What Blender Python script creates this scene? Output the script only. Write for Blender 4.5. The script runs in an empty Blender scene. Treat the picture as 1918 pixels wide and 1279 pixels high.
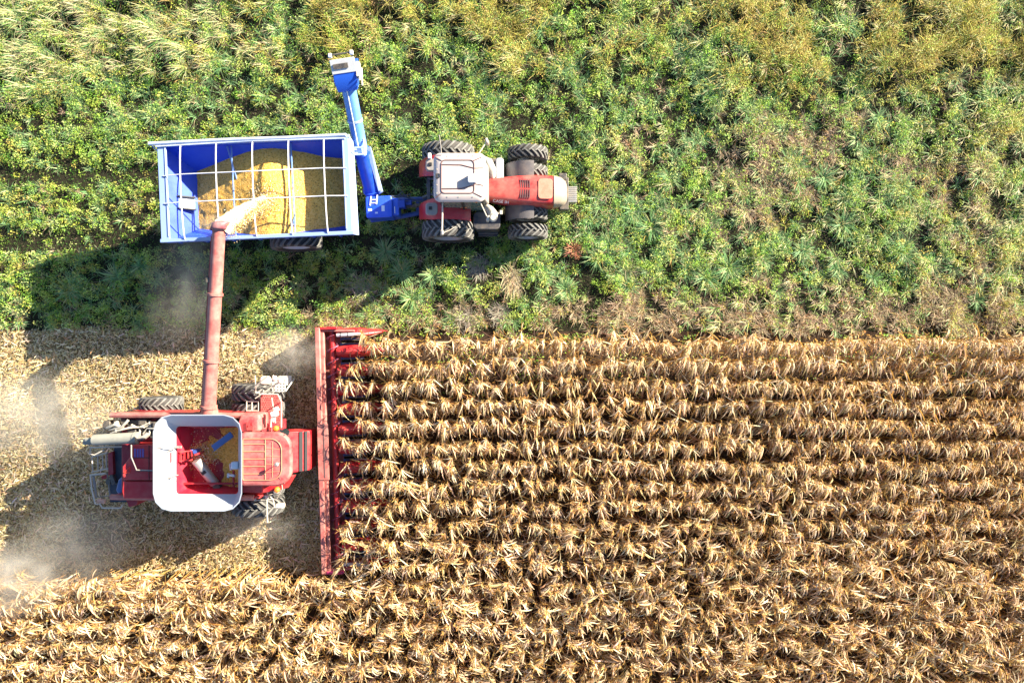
import bpy, math, random
import numpy as np
from mathutils import Vector, Matrix
random.seed(7); rng = np.random.default_rng(11)
sc = bpy.context.scene
COL = sc.collection
R = math.radians
H = 27.6; F = 1279.0            # camera height above the field, focal length in photo pixels
SUN_EL, SUN, SKY, EXPO, DUST_ON, DENOISE = 23., 5.0, .06, 2.15, True, True

def T(px, py, h):               # a measured photo point at an estimated height -> metres on site
    s = (H - h) / F
    return ((px - 959) * s, (639.5 - py) * s, h)

# ------------------------------------------------------------------ materials
def mat(name, col, rough=.5, metal=0., dirt=None, dirt_amt=.5, scale=3., spec=.5, bump=0., bscale=40., fine=0.):
    m = bpy.data.materials.new(name); m.use_nodes = True
    nt = m.node_tree; b = nt.nodes['Principled BSDF']
    b.inputs['Roughness'].default_value = rough; b.inputs['Metallic'].default_value = metal
    b.inputs['Specular IOR Level'].default_value = spec
    b.inputs['Base Color'].default_value = (*col, 1)
    tc = nt.nodes.new('ShaderNodeTexCoord')
    if dirt is not None:
        n = nt.nodes.new('ShaderNodeTexNoise'); n.inputs['Scale'].default_value = scale
        n.inputs['Detail'].default_value = 8; n.inputs['Roughness'].default_value = .7
        nt.links.new(tc.outputs['Object'], n.inputs['Vector'])
        rp = nt.nodes.new('ShaderNodeValToRGB')
        rp.color_ramp.elements[0].position = .38; rp.color_ramp.elements[1].position = .68
        rp.color_ramp.elements[0].color = (0, 0, 0, 1)
        rp.color_ramp.elements[1].color = (dirt_amt,) * 3 + (1,)
        nt.links.new(n.outputs['Fac'], rp.inputs['Fac'])
        mx = nt.nodes.new('ShaderNodeMix'); mx.data_type = 'RGBA'
        mx.inputs[6].default_value = (*col, 1); mx.inputs[7].default_value = (*dirt, 1)
        nt.links.new(rp.outputs['Color'], mx.inputs[0])
        nt.links.new(mx.outputs[2], b.inputs['Base Color'])
        mr = nt.nodes.new('ShaderNodeMath'); mr.operation = 'MULTIPLY_ADD'
        mr.inputs[1].default_value = .35; mr.inputs[2].default_value = rough
        nt.links.new(rp.outputs['Color'], mr.inputs[0]); nt.links.new(mr.outputs[0], b.inputs['Roughness'])
    if bump:
        n2 = nt.nodes.new('ShaderNodeTexNoise'); n2.inputs['Scale'].default_value = bscale
        n2.inputs['Detail'].default_value = 4
        nt.links.new(tc.outputs['Object'], n2.inputs['Vector'])
        bp = nt.nodes.new('ShaderNodeBump'); bp.inputs['Strength'].default_value = bump; bp.inputs['Distance'].default_value = .05
        nt.links.new(n2.outputs['Fac'], bp.inputs['Height']); nt.links.new(bp.outputs['Normal'], b.inputs['Normal'])
    return m

def leafmat(name, trans=.35, rough=.6, spec=.2):
    m = bpy.data.materials.new(name); m.use_nodes = True
    nt = m.node_tree; b = nt.nodes['Principled BSDF']; out = nt.nodes['Material Output']
    a = nt.nodes.new('ShaderNodeAttribute'); a.attribute_name = 'Col'
    b.inputs['Roughness'].default_value = rough; b.inputs['Specular IOR Level'].default_value = spec
    nt.links.new(a.outputs['Color'], b.inputs['Base Color'])
    t = nt.nodes.new('ShaderNodeBsdfTranslucent'); nt.links.new(a.outputs['Color'], t.inputs['Color'])
    mx = nt.nodes.new('ShaderNodeMixShader'); mx.inputs[0].default_value = trans
    nt.links.new(b.outputs[0], mx.inputs[1]); nt.links.new(t.outputs[0], mx.inputs[2])
    nt.links.new(mx.outputs[0], out.inputs['Surface'])
    return m

def grainmat(name, scale=28.):
    m = bpy.data.materials.new(name); m.use_nodes = True
    nt = m.node_tree; b = nt.nodes['Principled BSDF']; b.inputs['Roughness'].default_value = .6
    b.inputs['Specular IOR Level'].default_value = .3
    tc = nt.nodes.new('ShaderNodeTexCoord')
    v = nt.nodes.new('ShaderNodeTexVoronoi'); v.inputs['Scale'].default_value = scale
    nt.links.new(tc.outputs['Object'], v.inputs['Vector'])
    rp = nt.nodes.new('ShaderNodeValToRGB'); cr = rp.color_ramp
    cr.elements[0].position = 0; cr.elements[0].color = (.40, .20, .035, 1)
    cr.elements[1].position = 1; cr.elements[1].color = (.86, .56, .15, 1)
    e = cr.elements.new(.22); e.color = (.70, .38, .06, 1)
    e = cr.elements.new(.6); e.color = (.80, .46, .09, 1)
    sep = nt.nodes.new('ShaderNodeSeparateColor'); nt.links.new(v.outputs['Color'], sep.inputs[0])
    nt.links.new(sep.outputs[0], rp.inputs['Fac']); nt.links.new(rp.outputs['Color'], b.inputs['Base Color'])
    bp = nt.nodes.new('ShaderNodeBump'); bp.inputs['Strength'].default_value = .6; bp.inputs['Distance'].default_value = .03
    nt.links.new(v.outputs['Distance'], bp.inputs['Height']); nt.links.new(bp.outputs['Normal'], b.inputs['Normal'])
    return m

DUST = (.42, .33, .22)
red = mat('red_paint', (.40, .012, .02), .35, dirt=(.50, .16, .12), dirt_amt=.35, scale=2.2)
deepred = mat('dark_red_paint', (.30, .008, .022), .4, dirt=(.35, .12, .1), dirt_amt=.5, scale=5)
faded = mat('sun_faded_red_paint', (.34, .085, .075), .5, dirt=(.46, .26, .21), dirt_amt=.7, scale=2.5)
cabred = mat('cab_roof_red', (.50, .035, .04), .45, dirt=(.56, .26, .22), dirt_amt=.75, scale=1.4)
hoodred = mat('hood_red', (.42, .02, .022), .3, dirt=(.54, .24, .18), dirt_amt=.55, scale=1.1)
roofw = mat('cream_roof_plastic', (.50, .43, .40), .5, dirt=(.40, .32, .27), dirt_amt=.4, scale=2)
groove = mat('dark_seam', (.12, .06, .06), .7)
black = mat('black_rubber_trim', (.015, .015, .017), .6)
dark = mat('dark_machinery', (.035, .036, .04), .55, dirt=DUST, dirt_amt=.35, scale=6)
tyrem = mat('tyre_rubber', (.016, .016, .018), .7, dirt=(.16, .14, .12), dirt_amt=.35, scale=3.5)
tyrelug = mat('dusty_lug_rubber', (.085, .085, .082), .8, dirt=(.30, .29, .26), dirt_amt=.6, scale=4)
rimgrey = mat('rim_grey', (.32, .35, .38), .4, .3, dirt=DUST, dirt_amt=.4)
rimwhite = mat('rim_white', (.5, .53, .56), .4, dirt=DUST, dirt_amt=.3)
steel = mat('bare_steel', (.42, .42, .41), .42, .6, dirt=DUST, dirt_amt=.5, scale=5)
pipe = mat('pale_grey_pipe', (.50, .48, .42), .5, .1, dirt=DUST, dirt_amt=.5, scale=6)
rail = mat('cream_rail_paint', (.50, .45, .38), .5, dirt=DUST, dirt_amt=.3, scale=6)
grey = mat('grey_plastic', (.22, .21, .21), .5, dirt=DUST, dirt_amt=.5, scale=4)
tankw = mat('tank_flap_white', (.33, .37, .43), .5, dirt=(.36, .37, .36), dirt_amt=.6, scale=1.5)
blue = mat('blue_paint', (.010, .065, .50), .3, dirt=(.10, .20, .55), dirt_amt=.4, scale=2)
bluein = mat('blue_inner_paint', (.010, .055, .52), .4, dirt=(.06, .15, .6), dirt_amt=.5, scale=1.2)
bluepale = mat('pale_blue', (.30, .42, .74), .4, dirt=(.5, .58, .78), dirt_amt=.6, scale=1.6)
railw = mat('white_blue_rail', (.24, .34, .58), .4, dirt=(.22, .28, .42), dirt_amt=.4, scale=3)
white = mat('white_paint', (.62, .63, .66), .4)
orange = mat('orange_lens', (.75, .20, .03), .25)
glass = mat('dark_glass', (.02, .03, .035), .06, spec=.8)
greenglass = mat('green_tinted_glass', (.10, .16, .12), .08, spec=.8, dirt=(.3, .32, .22), dirt_amt=.5, scale=4)
signred = mat('emblem_red', (.7, .05, .03), .5)
grain = grainmat('corn_kernels')
cornm = leafmat('dry_corn_leaf', .25)
weedm = leafmat('weed_leaf', .35)
litterm = leafmat('dry_litter', .1, .8, .1)
kernm = leafmat('kernel', .0, .5, .3)

# ------------------------------------------------------------------ mesh builder
class MB:
    def __init__(s): s.v = []; s.f = []; s.mi = []
    def add(s, vs, fs, m=0):
        o = len(s.v); s.v += [tuple(v) for v in vs]
        s.f += [tuple(i + o for i in f) for f in fs]; s.mi += [m] * len(fs); return s
    def box(s, c, d, rz=0, ry=0, rx=0, m=0, taper=1.):
        x, y, z = d[0] / 2, d[1] / 2, d[2] / 2
        t = taper
        vs = [(-x, -y, -z), (x, -y, -z), (x, y, -z), (-x, y, -z), (-x * t, -y * t, z), (x * t, -y * t, z), (x * t, y * t, z), (-x * t, y * t, z)]
        M = Matrix.Translation(c) @ Matrix.Rotation(rz, 4, 'Z') @ Matrix.Rotation(ry, 4, 'Y') @ Matrix.Rotation(rx, 4, 'X')
        return s.add([M @ Vector(v) for v in vs], [(3, 2, 1, 0), (4, 5, 6, 7), (0, 1, 5, 4), (1, 2, 6, 5), (2, 3, 7, 6), (3, 0, 4, 7)], m)
    def span(s, a, b, m=0):     # box from corner a to corner b
        return s.box([(a[i] + b[i]) / 2 for i in range(3)], [abs(a[i] - b[i]) for i in range(3)], m=m)
    def tube(s, pts, r, n=8, m=0, cap=True):
        pts = [Vector(p) for p in pts]; k = len(pts)
        rs = r if isinstance(r, (list, tuple)) else [r] * k
        vs = []; up = None
        for i, p in enumerate(pts):
            d = (pts[min(i + 1, k - 1)] - pts[max(i - 1, 0)]).normalized()
            if up is None:
                up = Vector((0, 0, 1)) if abs(d.z) < .9 else Vector((1, 0, 0))
            a = d.cross(up).normalized(); b = a.cross(d).normalized(); up = b
            for j in range(n):
                t = 2 * math.pi * j / n
                vs.append(p + (a * math.cos(t) + b * math.sin(t)) * rs[i])
        fs = []
        for i in range(k - 1):
            for j in range(n):
                fs.append((i * n + j, i * n + (j + 1) % n, (i + 1) * n + (j + 1) % n, (i + 1) * n + j))
        if cap: fs += [tuple(range(n))[::-1], tuple(range((k - 1) * n, k * n))]
        return s.add(vs, fs, m)
    def loft(s, rings, m=0, cap0=True, cap1=True):
        n = len(rings[0]); vs = [p for r in rings for p in r]; fs = []
        for i in range(len(rings) - 1):
            for j in range(n):
                fs.append((i * n + j, i * n + (j + 1) % n, (i + 1) * n + (j + 1) % n, (i + 1) * n + j))
        if cap0: fs.append(tuple(range(n))[::-1])
        if cap1: fs.append(tuple(range((len(rings) - 1) * n, len(rings) * n)))
        return s.add(vs, fs, m)
    def prism(s, poly, z0, z1, m=0):
        return s.loft([[(x, y, z0) for x, y in poly], [(x, y, z1) for x, y in poly]], m)
    def lathe_y(s, prof, n=40, m=0, c=(0, 0, 0)):     # profile of (y, radius) about the Y axis
        vs = []
        for (y, r) in prof:
            for j in range(n):
                t = 2 * math.pi * j / n; vs.append((c[0] + r * math.cos(t), c[1] + y, c[2] + r * math.sin(t)))
        fs = [];
        for i in range(len(prof) - 1):
            for j in range(n):
                fs.append((i * n + j, i * n + (j + 1) % n, (i + 1) * n + (j + 1) % n, (i + 1) * n + j))
        return s.add(vs, fs, m)
    def disc(s, c, r, h, n=20, m=0):
        return s.prism([(c[0] + r * math.cos(2 * math.pi * j / n), c[1] + r * math.sin(2 * math.pi * j / n)) for j in range(n)], c[2], c[2] + h, m)
    def build(s, name, mats, parent=None, bevel=0., smooth=35, world=True):
        me = bpy.data.meshes.new(name)
        vs = s.v
        if parent is not None and world:
            inv = INV[parent.name]; vs = [inv @ Vector(v) for v in vs]
        me.from_pydata([tuple(v) for v in vs], [], s.f)
        mats = mats if isinstance(mats, (list, tuple)) else [mats]
        for mm in mats: me.materials.append(mm)
        if len(mats) > 1: me.polygons.foreach_set('material_index', s.mi)
        me.update()
        import bmesh
        bm = bmesh.new(); bm.from_mesh(me); bmesh.ops.recalc_face_normals(bm, faces=bm.faces[:]); bm.to_mesh(me); bm.free()
        if smooth:
            me.polygons.foreach_set('use_smooth', [True] * len(me.polygons)); me.set_sharp_from_angle(angle=R(smooth))
        o = bpy.data.objects.new(name, me); COL.objects.link(o)
        if parent is not None:
            o.parent = parent; INV[o.name] = INV[parent.name]
        if bevel:
            b = o.modifiers.new('Bevel', 'BEVEL'); b.width = bevel; b.segments = 2; b.limit_method = 'ANGLE'; b.angle_limit = R(40)
        return o
INV = {}
def thing(name, label, cat, loc, rz=0, group=None):
    o = bpy.data.objects.new(name, None); o.empty_display_size = .3; COL.objects.link(o)
    o.location = loc; o.rotation_euler = (0, 0, rz)
    o['label'] = label; o['category'] = cat
    if group: o['group'] = group
    INV[o.name] = (Matrix.Translation(loc) @ Matrix.Rotation(rz, 4, 'Z')).inverted()
    return o
def tag(o, label=None, cat=None, group=None, kind=None):
    if label: o['label'] = label
    if cat: o['category'] = cat
    if group: o['group'] = group
    if kind: o['kind'] = kind
    return o

def rrect(x0, x1, y0, y1, r, n=5):
    pts = []
    for (cx, cy, a0) in ((x1 - r, y1 - r, 0), (x0 + r, y1 - r, 90), (x0 + r, y0 + r, 180), (x1 - r, y0 + r, 270)):
        for i in range(n + 1):
            a = R(a0 + 90 * i / n); pts.append((cx + r * math.cos(a), cy + r * math.sin(a)))
    return pts
def ring(poly, z): return [(x, y, z) for x, y in poly]
def text_into(mb, s, size, M, m=0):
    cu = bpy.data.curves.new('t', 'FONT'); cu.body = s; cu.size = size; cu.align_x = 'CENTER'; cu.align_y = 'CENTER'; cu.extrude = .002
    o = bpy.data.objects.new('t', cu); COL.objects.link(o)
    dg = bpy.context.evaluated_depsgraph_get(); me = bpy.data.meshes.new_from_object(o.evaluated_get(dg))
    mb.add([M @ v.co for v in me.vertices], [tuple(p.vertices) for p in me.polygons], m)
    bpy.data.objects.remove(o); bpy.data.curves.remove(cu); bpy.data.meshes.remove(me)

# ------------------------------------------------------------------ wheels
def make_wheel(parent, r, w, rim_r, rimmat, nl, loc, flip=False, lug=.065):
    rb = MB()
    rb.lathe_y([(-w * .40, rim_r), (-w * .40, rim_r - .035), (-w * .30, rim_r - .07), (-w * .12, rim_r * .72), (-w * .10, rim_r * .42),
                (-w * .2, rim_r * .36), (-w * .22, rim_r * .14), (-w * .22, .001)], 40)
    rb.lathe_y([(w * .40, rim_r), (w * .40, rim_r - .04), (w * .2, rim_r - .08), (-w * .05, rim_r - .1), (-w * .05, .001)], 40)
    for k in range(8):
        t = 2 * math.pi * k / 8
        rb.tube([(math.cos(t) * rim_r * .27, -w * .24, math.sin(t) * rim_r * .27), (math.cos(t) * rim_r * .27, -w * .19, math.sin(t) * rim_r * .27)], .022, 6)
    wh = rb.build('wheel', rimmat, parent, world=False)
    tb = MB(); rt = r - lug
    prof = [(-w * .40, rim_r), (-w * .46, rim_r + .05), (-w * .50, (rim_r + rt) / 2), (-w * .49, rt - .10), (-w * .44, rt - .035), (-w * .30, rt - .008), (0, rt)]
    prof = prof + [(-y, q) for (y, q) in prof[-2::-1]]
    tb.lathe_y(prof, 64)
    dth = 2 * math.pi / nl
    for side in (-1, 1):
        for k in range(nl):
            t0 = (k + (.5 if side > 0 else 0)) * dth
            secs = []
            for u in (0, .35, .7, 1.0, 1.08):
                y = side * (-.02 + u * (w * .475 + .02)); th = t0 + u * dth * 1.15
                hw = dth * (.135 + .05 * u)
                rr = r if u < .9 else (r - .035 if u < 1.05 else r - .16)
                rin = rt - .06 if u < 1.05 else rt - .2
                yy = y if u < 1.05 else side * w * .505
                secs.append([(rr * math.cos(th - hw), yy, rr * math.sin(th - hw)), (rr * math.cos(th + hw), yy, rr * math.sin(th + hw)),
                             (rin * math.cos(th + hw * 1.3), yy, rin * math.sin(th + hw * 1.3)), (rin * math.cos(th - hw * 1.3), yy, rin * math.sin(th - hw * 1.3))])
            tb.loft(secs, 1)
    ty = tb.build('tyre', [tyrem, tyrelug], wh, world=False, smooth=30)
    wh.location = loc
    if flip: wh.rotation_euler = (0, R(11), math.pi)
    return wh
def copy_part(o, parent, loc, flip=False):
    c = o.copy(); COL.objects.link(c); c.parent = parent; c.location = loc
    c.rotation_euler = (0, R(random.uniform(0, 40)), math.pi if flip else 0)
    for ch in o.children:
        d = ch.copy(); COL.objects.link(d); d.parent = c
    return c

exec_parts = []
# ================================================================== GRAIN CART
CB = (-9.02, 5.36, 0.); CR = R(2.5)
cart = thing('grain_cart', 'blue grain cart full of golden corn, hitched behind the red tractor', 'grain cart', CB, CR)
CM = Matrix.Translation(CB) @ Matrix.Rotation(CR, 4, 'Z')
def L(x, y, z): return tuple(CM @ Vector((x, y, z)))
class CMB(MB):                      # builder in the cart's own axes
    def build(s, *a, **k): k['world'] = False; return MB.build(s, *a, **k)
LX, WY = 3.34, 1.71
def rect(a0, a1, b, z): return [(a0, -b, z), (a1, -b, z), (a1, b, z), (a0, b, z)]
hb = CMB()
hb.loft([rect(-LX, LX, WY, 3.58), rect(-LX, LX, WY, 3.2), rect(-1.95, 2.5, .45, 1.05), rect(-1.95, 2.5, .45, .98)], 0, cap0=False)
hb.loft([rect(-LX + .05, LX - .05, WY - .05, 3.58), rect(-LX + .05, LX - .05, WY - .05, 3.25), rect(-1.9, 2.4, .4, 1.14)], 1, cap0=False)
for k in range(-3, 4):              # outer ribs
    for sy in (-1, 1):
        hb.box((k * .95, sy * (WY + .02), 3.38), (.09, .04, .34))
hopper = hb.build('hopper', [blue, bluein], cart, smooth=0)
b = CMB(); b.loft([[(LX + .012, -1.74, 3.57), (LX + .012, 1.74, 3.57), (LX + .03, 1.74, 3.57), (LX + .03, -1.74, 3.57)],
                   [(LX + .07, -1.68, 2.95), (LX + .02, 1.68, 2.95), (LX + .04, 1.68, 2.95), (LX + .09, -1.68, 2.95)]])
for k in (-1.2, -.4, .4, 1.2): b.box((LX + .05, k, 3.27), (.05, .06, .5))
b.build('front_panel', bluepale, cart, bevel=.008)  # pale blue puts the sun's brightness on this blue wall into its colour
for (c, d) in (((0, WY - .02, 3.62), (2 * LX + .12, .13, .085)), ((0, -WY + .02, 3.62), (2 * LX + .12, .13, .085)),
               ((-LX + .13, 0, 3.618), (.30, 2 * WY - .10, .075)), ((LX - .10, 0, 3.618), (.22, 2 * WY - .10, .075))):
    b = CMB(); b.box(c, d)
    if d[0] < 1: b.box((c[0] + (.12 if c[0] < 0 else -.09), 0, 3.665), (.05, 2 * WY - .3, .03))
    b.build('rim_rail', railw, cart, bevel=.015)
b = CMB(); b.tube([(-LX - .28, WY + .0, 3.7), (-1, WY + .02, 3.71), (1.2, WY + .0, 3.7), (LX - .05, WY + .01, 3.7)], .062, 10)
b.tube([(-LX - .05, WY - .1, 3.69), (0, WY - .05, 3.7), (LX - .1, WY - .1, 3.69)], .035, 6)
b.build('rolled_tarp', mat('tarp_roll', (.52, .58, .70), .6, dirt=(.2, .3, .5), dirt_amt=.6, scale=1.4), cart)
b = CMB(); b.tube([(-LX - .26, WY + .06, 3.7), (-LX - .2, WY - .1, 3.5), (-LX - .06, WY - .35, 2.9)], .022, 6); b.build('crank_arm', bluepale, cart)
for k, x in enumerate((-2.52, -1.27, .0, 1.26, 2.5)):      # hoops over the top
    b = CMB(); b.tube([(x, WY * math.cos(R(a)) * .99, 3.64 + .18 * math.sin(R(a))) for a in range(0, 181, 15)], .024, 6)
    b.build('tarp_bow', white, cart)
for y in (.57, -.40):
    b = CMB(); b.tube([(-LX + .15, y, 3.67), (-2.52, y, 3.81), (0, y, 3.82), (2.5, y, 3.81), (LX - .1, y, 3.68)], .019, 6); b.build('ridge_rail', white, cart)
for x in (-1.0, 1.12):              # inner cross braces
    b = CMB()
    b.tube([(x - .05, WY - .08, 3.3), (x + .12, 0, 2.6)], .03, 6); b.tube([(x - .05, -WY + .08, 3.3), (x + .12, 0, 2.6)], .03, 6)
    b.tube([(x + .1, WY - .08, 3.3), (x + .12, -WY + .08, 3.3)], .028, 6)
    b.build('cross_brace', mat('brace_blue', (.14, .24, .5), .4), cart)
b = CMB()
for y in (-.42, .02): b.box((-2.85, y, 2.72), (.62, .04, .2), ry=R(38))
b.box((-2.85, -.2, 2.70), (.55, .4, .03), ry=R(38), m=1)
b.build('sight_window', [black, rimwhite], cart)
# chassis
b = CMB(); b.box((0, 0, .82), (4.6, .8, .28)); b.box((0, 0, .95), (.34, 3.0, .3))
b.box((-1.0, .6, 1.2), (.12, .12, .9)); b.box((1.2, -.6, 1.2), (.12, .12, .9)); b.box((1.2, .6, 1.2), (.12, .12, .9)); b.box((-1.0, -.6, 1.2), (.12, .12, .9))
b.build('chassis', blue, cart, bevel=.02)
cw = make_wheel(cart, .98, .72, .52, rimwhite, 20, (.55, -1.43, .98))
copy_part(cw, cart, (.55, 1.43, .98), True)
# tongue and gearbox
Pn = lambda px, py, h: tuple(INV[cart.name] @ Vector(T(px, py, h)))
g0 = Pn(672, 391, 1.5); g1 = Pn(722, 351, 1.5)
b = CMB(); b.prism(rrect(3.42, 4.42, -.80, .02, .07), .75, 1.52); b.prism(rrect(4.40, 4.66, -.72, -.05, .05), .8, 1.38)
b.prism([(3.42, -.82), (4.5, -.74), (4.5, -.1), (3.42, -.1)], .6, .74)
b.build('gear_housing', blue, cart, bevel=.03)
b = CMB(); b.box((3.62, -.16, 1.535), (.045, .36, .03), rz=R(-8)); b.box((3.86, -.12, 1.535), (.045, .36, .03), rz=R(-8))
b.box((3.75, -.12, 1.533), (.24, .035, .03)); b.box((3.74, -.24, 1.533), (.24, .035, .03)); b.build('step_bracket', white, cart)
for c_, d_ in (((3.58, -.5, 1.527), (.14, .09, .014)), ((3.82, -.62, 1.527), (.10, .06, .014)), ((4.08, -.46, 1.527), (.12, .22, .014)), ((4.5, -.52, 1.385), (.03, .26, .02))):
    b = CMB(); b.box(c_, d_); b.build('warning_label', white, cart)
b = CMB()
b.tube([(4.4, -.68, .72), (5.4, -.52, .62), (6.4, -.34, .55)], .095, 8); b.tube([(4.4, .02, .72), (5.4, .02, .64), (6.4, -.06, .55)], .095, 8)
b.box((6.45, -.2, .55), (.5, .22, .16)); b.box((5.3, -.25, .62), (.14, .6, .12))
b.build('tongue', mat('tongue_blue', (.02, .06, .27), .4, dirt=(.1, .12, .2), dirt_amt=.5), cart, bevel=.01)
b = CMB(); b.tube([(4.5, -.3, 1.0), (5.4, -.28, .9), (6.6, -.22, .85)], .075, 10)
for i in range(6): b.tube([(4.6 + .32 * i, -.30, 1.0 - .024 * i), (4.66 + .32 * i, -.30, 1.0 - .024 * i)], .095, 10)
b.build('drive_shaft', dark, cart)
b = CMB()
for i in range(4):
    y = -.15 + .06 * i
    b.tube([(4.3, y, 1.4), (4.8, y + .12 * math.sin(i), 1.25), (5.4, y - .05 * i, 1.0), (6.0, y - .15, 1.05), (6.7, y - .1, 1.2)], .016, 5)
b.tube([(4.6, 0, 1.3), (4.8, .2, 1.3), (4.9, .05, 1.3), (5.1, .1, 1.2)], .02, 5)
b.build('hydraulic_hoses', mat('hose', (.05, .06, .09), .5), cart)
b = CMB(); b.box((4.75, -.28, 1.2), (.3, .3, .36)); b.box((5.0, -.2, 1.0), (.25, .18, .3)); b.build('valve_block', mat('valve', (.015, .05, .3), .4), cart, bevel=.02)
# cart auger : lower tube from the sump, hinge, upper tube folded out to the far side
A0 = Vector(Pn(698, 362, 1.0)); A1 = Vector(Pn(676, 280, 2.55)); A2 = Vector(Pn(650, 150, 4.1)); A3 = Vector(Pn(647, 118, 4.25))
b = CMB(); b.tube([A0, A0.lerp(A1, .5), A1], .29, 18)
for t in (.05, .93): p = A0.lerp(A1, t); q = A0.lerp(A1, t + .05); b.tube([p, q], .34, 18)
b.build('lower_auger_tube', blue, cart)
off = Vector((.30, -.02, 0))
b = CMB(); b.loft([[tuple(A0 + Vector((.30, -.1, .25))), tuple(A0 + Vector((.44, .0, .25))), tuple(A0 + Vector((.44, 0, .15))), tuple(A0 + Vector((.30, -.1, .15)))],
                   [tuple(A1 + Vector((.22, 0, .15))), tuple(A1 + Vector((.38, .05, .15))), tuple(A1 + Vector((.38, .05, .02))), tuple(A1 + Vector((.22, 0, .02)))]])
b.build('edge_plate', bluepale, cart)
up = CMB(); up.tube([A1, A1.lerp(A2, .5), A2], .25, 20)
ua = up.build('upper_auger_tube', mat('auger_blue', (.09, .24, .60), .3, dirt=(.2, .36, .68), dirt_amt=.5, scale=1.5), cart)
b = CMB(); b.tube([A1.lerp(A2, .42), A1.lerp(A2, .45)], .275, 20); b.build('band', bluepale, ua, smooth=30)
dz = Vector((-.02, -.05, .30))
b = CMB(); b.tube([A1 + dz, A1.lerp(A2, .5) + dz, A2 + dz], .022, 6); b.build('hydraulic_line', white, ua)
b = CMB()
for sx in (-.2, .2):
    b.tube([A1 + Vector((sx, -.35, .38)), A1 + Vector((sx, .25, .42))], .035, 6)
for k in range(3): b.tube([A1 + Vector((-.22, -.3 + .25 * k, .40)), A1 + Vector((.22, -.3 + .25 * k, .40))], .03, 6)
b.box(tuple(A1 + Vector((0, -.05, .28))), (.5, .5, .06)); b.build('hinge_bracket', bluepale, cart, bevel=.008)
dirA = (A2 - A1).normalized(); hx = Vector((1, .1, 0)).normalized()
hd = CMB()
def hsec(p, w, hh): 
    n = hx.cross(dirA).normalized()
    return [tuple(p - hx * w + n * hh), tuple(p + hx * w + n * hh), tuple(p + hx * w - n * hh), tuple(p - hx * w - n * hh)]
hd.loft([hsec(A2 - dirA * .30, .34, .30), hsec(A2 + dirA * .1, .40, .36), hsec(A3 - dirA * .0, .41, .38)])
head = hd.build('auger_head', mat('head_blue', (.02, .10, .55), .35), cart, bevel=.03)
tp = (A2 + A3) / 2
b = CMB(); b.box(tuple(tp + Vector((.0, .02, .42))), (.84, .46, .03), rz=R(6), rx=R(22)); b.build('head_lit_top', rimwhite, head, bevel=.01)  # white plate paints the sunlit top of the blue auger head
b = CMB(); b.box(tuple(tp + Vector((-.08, .0, .452))), (.5, .16, .02), rz=R(6), rx=R(22)); b.tube([tuple(A3 + Vector((-.42, .08, .46))), tuple(A3 + Vector((.36, .16, .46)))], .03, 6, 0)
b.build('head_slot', dark, head)
b = CMB()
for (x, y) in ((-.40, .06), (.32, .14)):
    b = CMB(); b.box(tuple(A3 + Vector((x, y, .46))), (.12, .14, .12)); b.build('work_lamp', white, head, bevel=.02)
b = CMB(); b.tube([tuple(A2 + Vector((.5, -.15 + .12 * i, .3 + .05 * math.sin(i * 2)))) for i in range(6)], .035, 6)
b.tube([tuple(A2 + Vector((.56, .3 - .1 * i, .22))) for i in range(7)], .03, 6); b.box(tuple(A2 + Vector((.47, .2, .3))), (.1, .5, .25)); b.build('spout_cylinder', rail, head)
# ---- grain in the cart
def cart_inner_z(x, y):
    tx = np.where(x > 0, np.maximum(0, (LX - .05 - x) / (LX - .05 - 2.4)), np.maximum(0, (LX - .05 + x) / (LX - .05 - 1.9)))
    ty = np.maximum(0, (WY - .05 - np.abs(y)) / (WY - .05 - .4))
    t = np.clip(np.minimum(tx, ty), 0, 1); return 3.25 - t * (3.25 - 1.14)
def vnoise(x, y, sc_, seed):
    g = np.random.default_rng(seed).random((64, 64)); x = np.asarray(x) / sc_ + 500; y = np.asarray(y) / sc_ + 500
    xi = np.floor(x).astype(int); yi = np.floor(y).astype(int); fx = x - xi; fy = y - yi
    fx = fx * fx * (3 - 2 * fx); fy = fy * fy * (3 - 2 * fy)
    a = g[xi % 64, yi % 64]; b_ = g[(xi + 1) % 64, yi % 64]; c = g[xi % 64, (yi + 1) % 64]; d = g[(xi + 1) % 64, (yi + 1) % 64]
    return (a * (1 - fx) + b_ * fx) * (1 - fy) + (c * (1 - fx) + d * fx) * fy
def fbm(x, y, sc_, seed, o=3):
    s = 0; a = 1; t = 0
    for k in range(o): s = s + a * vnoise(x, y, sc_ / 2 ** k, seed + k); t += a; a *= .5
    return s / t
def heap_z(x, y):
    dx = x - .35; dy = y + .0
    z1 = 3.34 - np.sqrt((.36 * dx) ** 2 + (.16 * dy) ** 2 + .012)
    z2 = 3.06 - np.sqrt((.36 * (x - 1.7)) ** 2 + (.24 * (dy + .2)) ** 2 + .015)
    return np.maximum(z1, z2) + .05 * (fbm(x, y, .6, 5) - .5) + .02 * vnoise(x, y, .11, 9)
nx, ny = 150, 80
gx, gy = np.meshgrid(np.linspace(-3.3, 3.3, nx), np.linspace(-1.7, 1.7, ny), indexing='ij')
gz = heap_z(gx, gy); keep = gz > cart_inner_z(gx, gy) - .12
idx = -np.ones((nx, ny), int); idx[keep] = np.arange(keep.sum())
vv = np.stack([gx[keep], gy[keep], gz[keep]], 1)
ff = [(idx[i, j], idx[i + 1, j], idx[i + 1, j + 1], idx[i, j + 1]) for i in range(nx - 1) for j in range(ny - 1) if keep[i, j] and keep[i + 1, j] and keep[i + 1, j + 1] and keep[i, j + 1]]
gp = bpy.data.meshes.new('grain_heap'); gp.from_pydata([tuple(v) for v in vv], [], ff); gp.materials.append(grain)
gp.polygons.foreach_set('use_smooth', [True] * len(gp.polygons))
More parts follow.
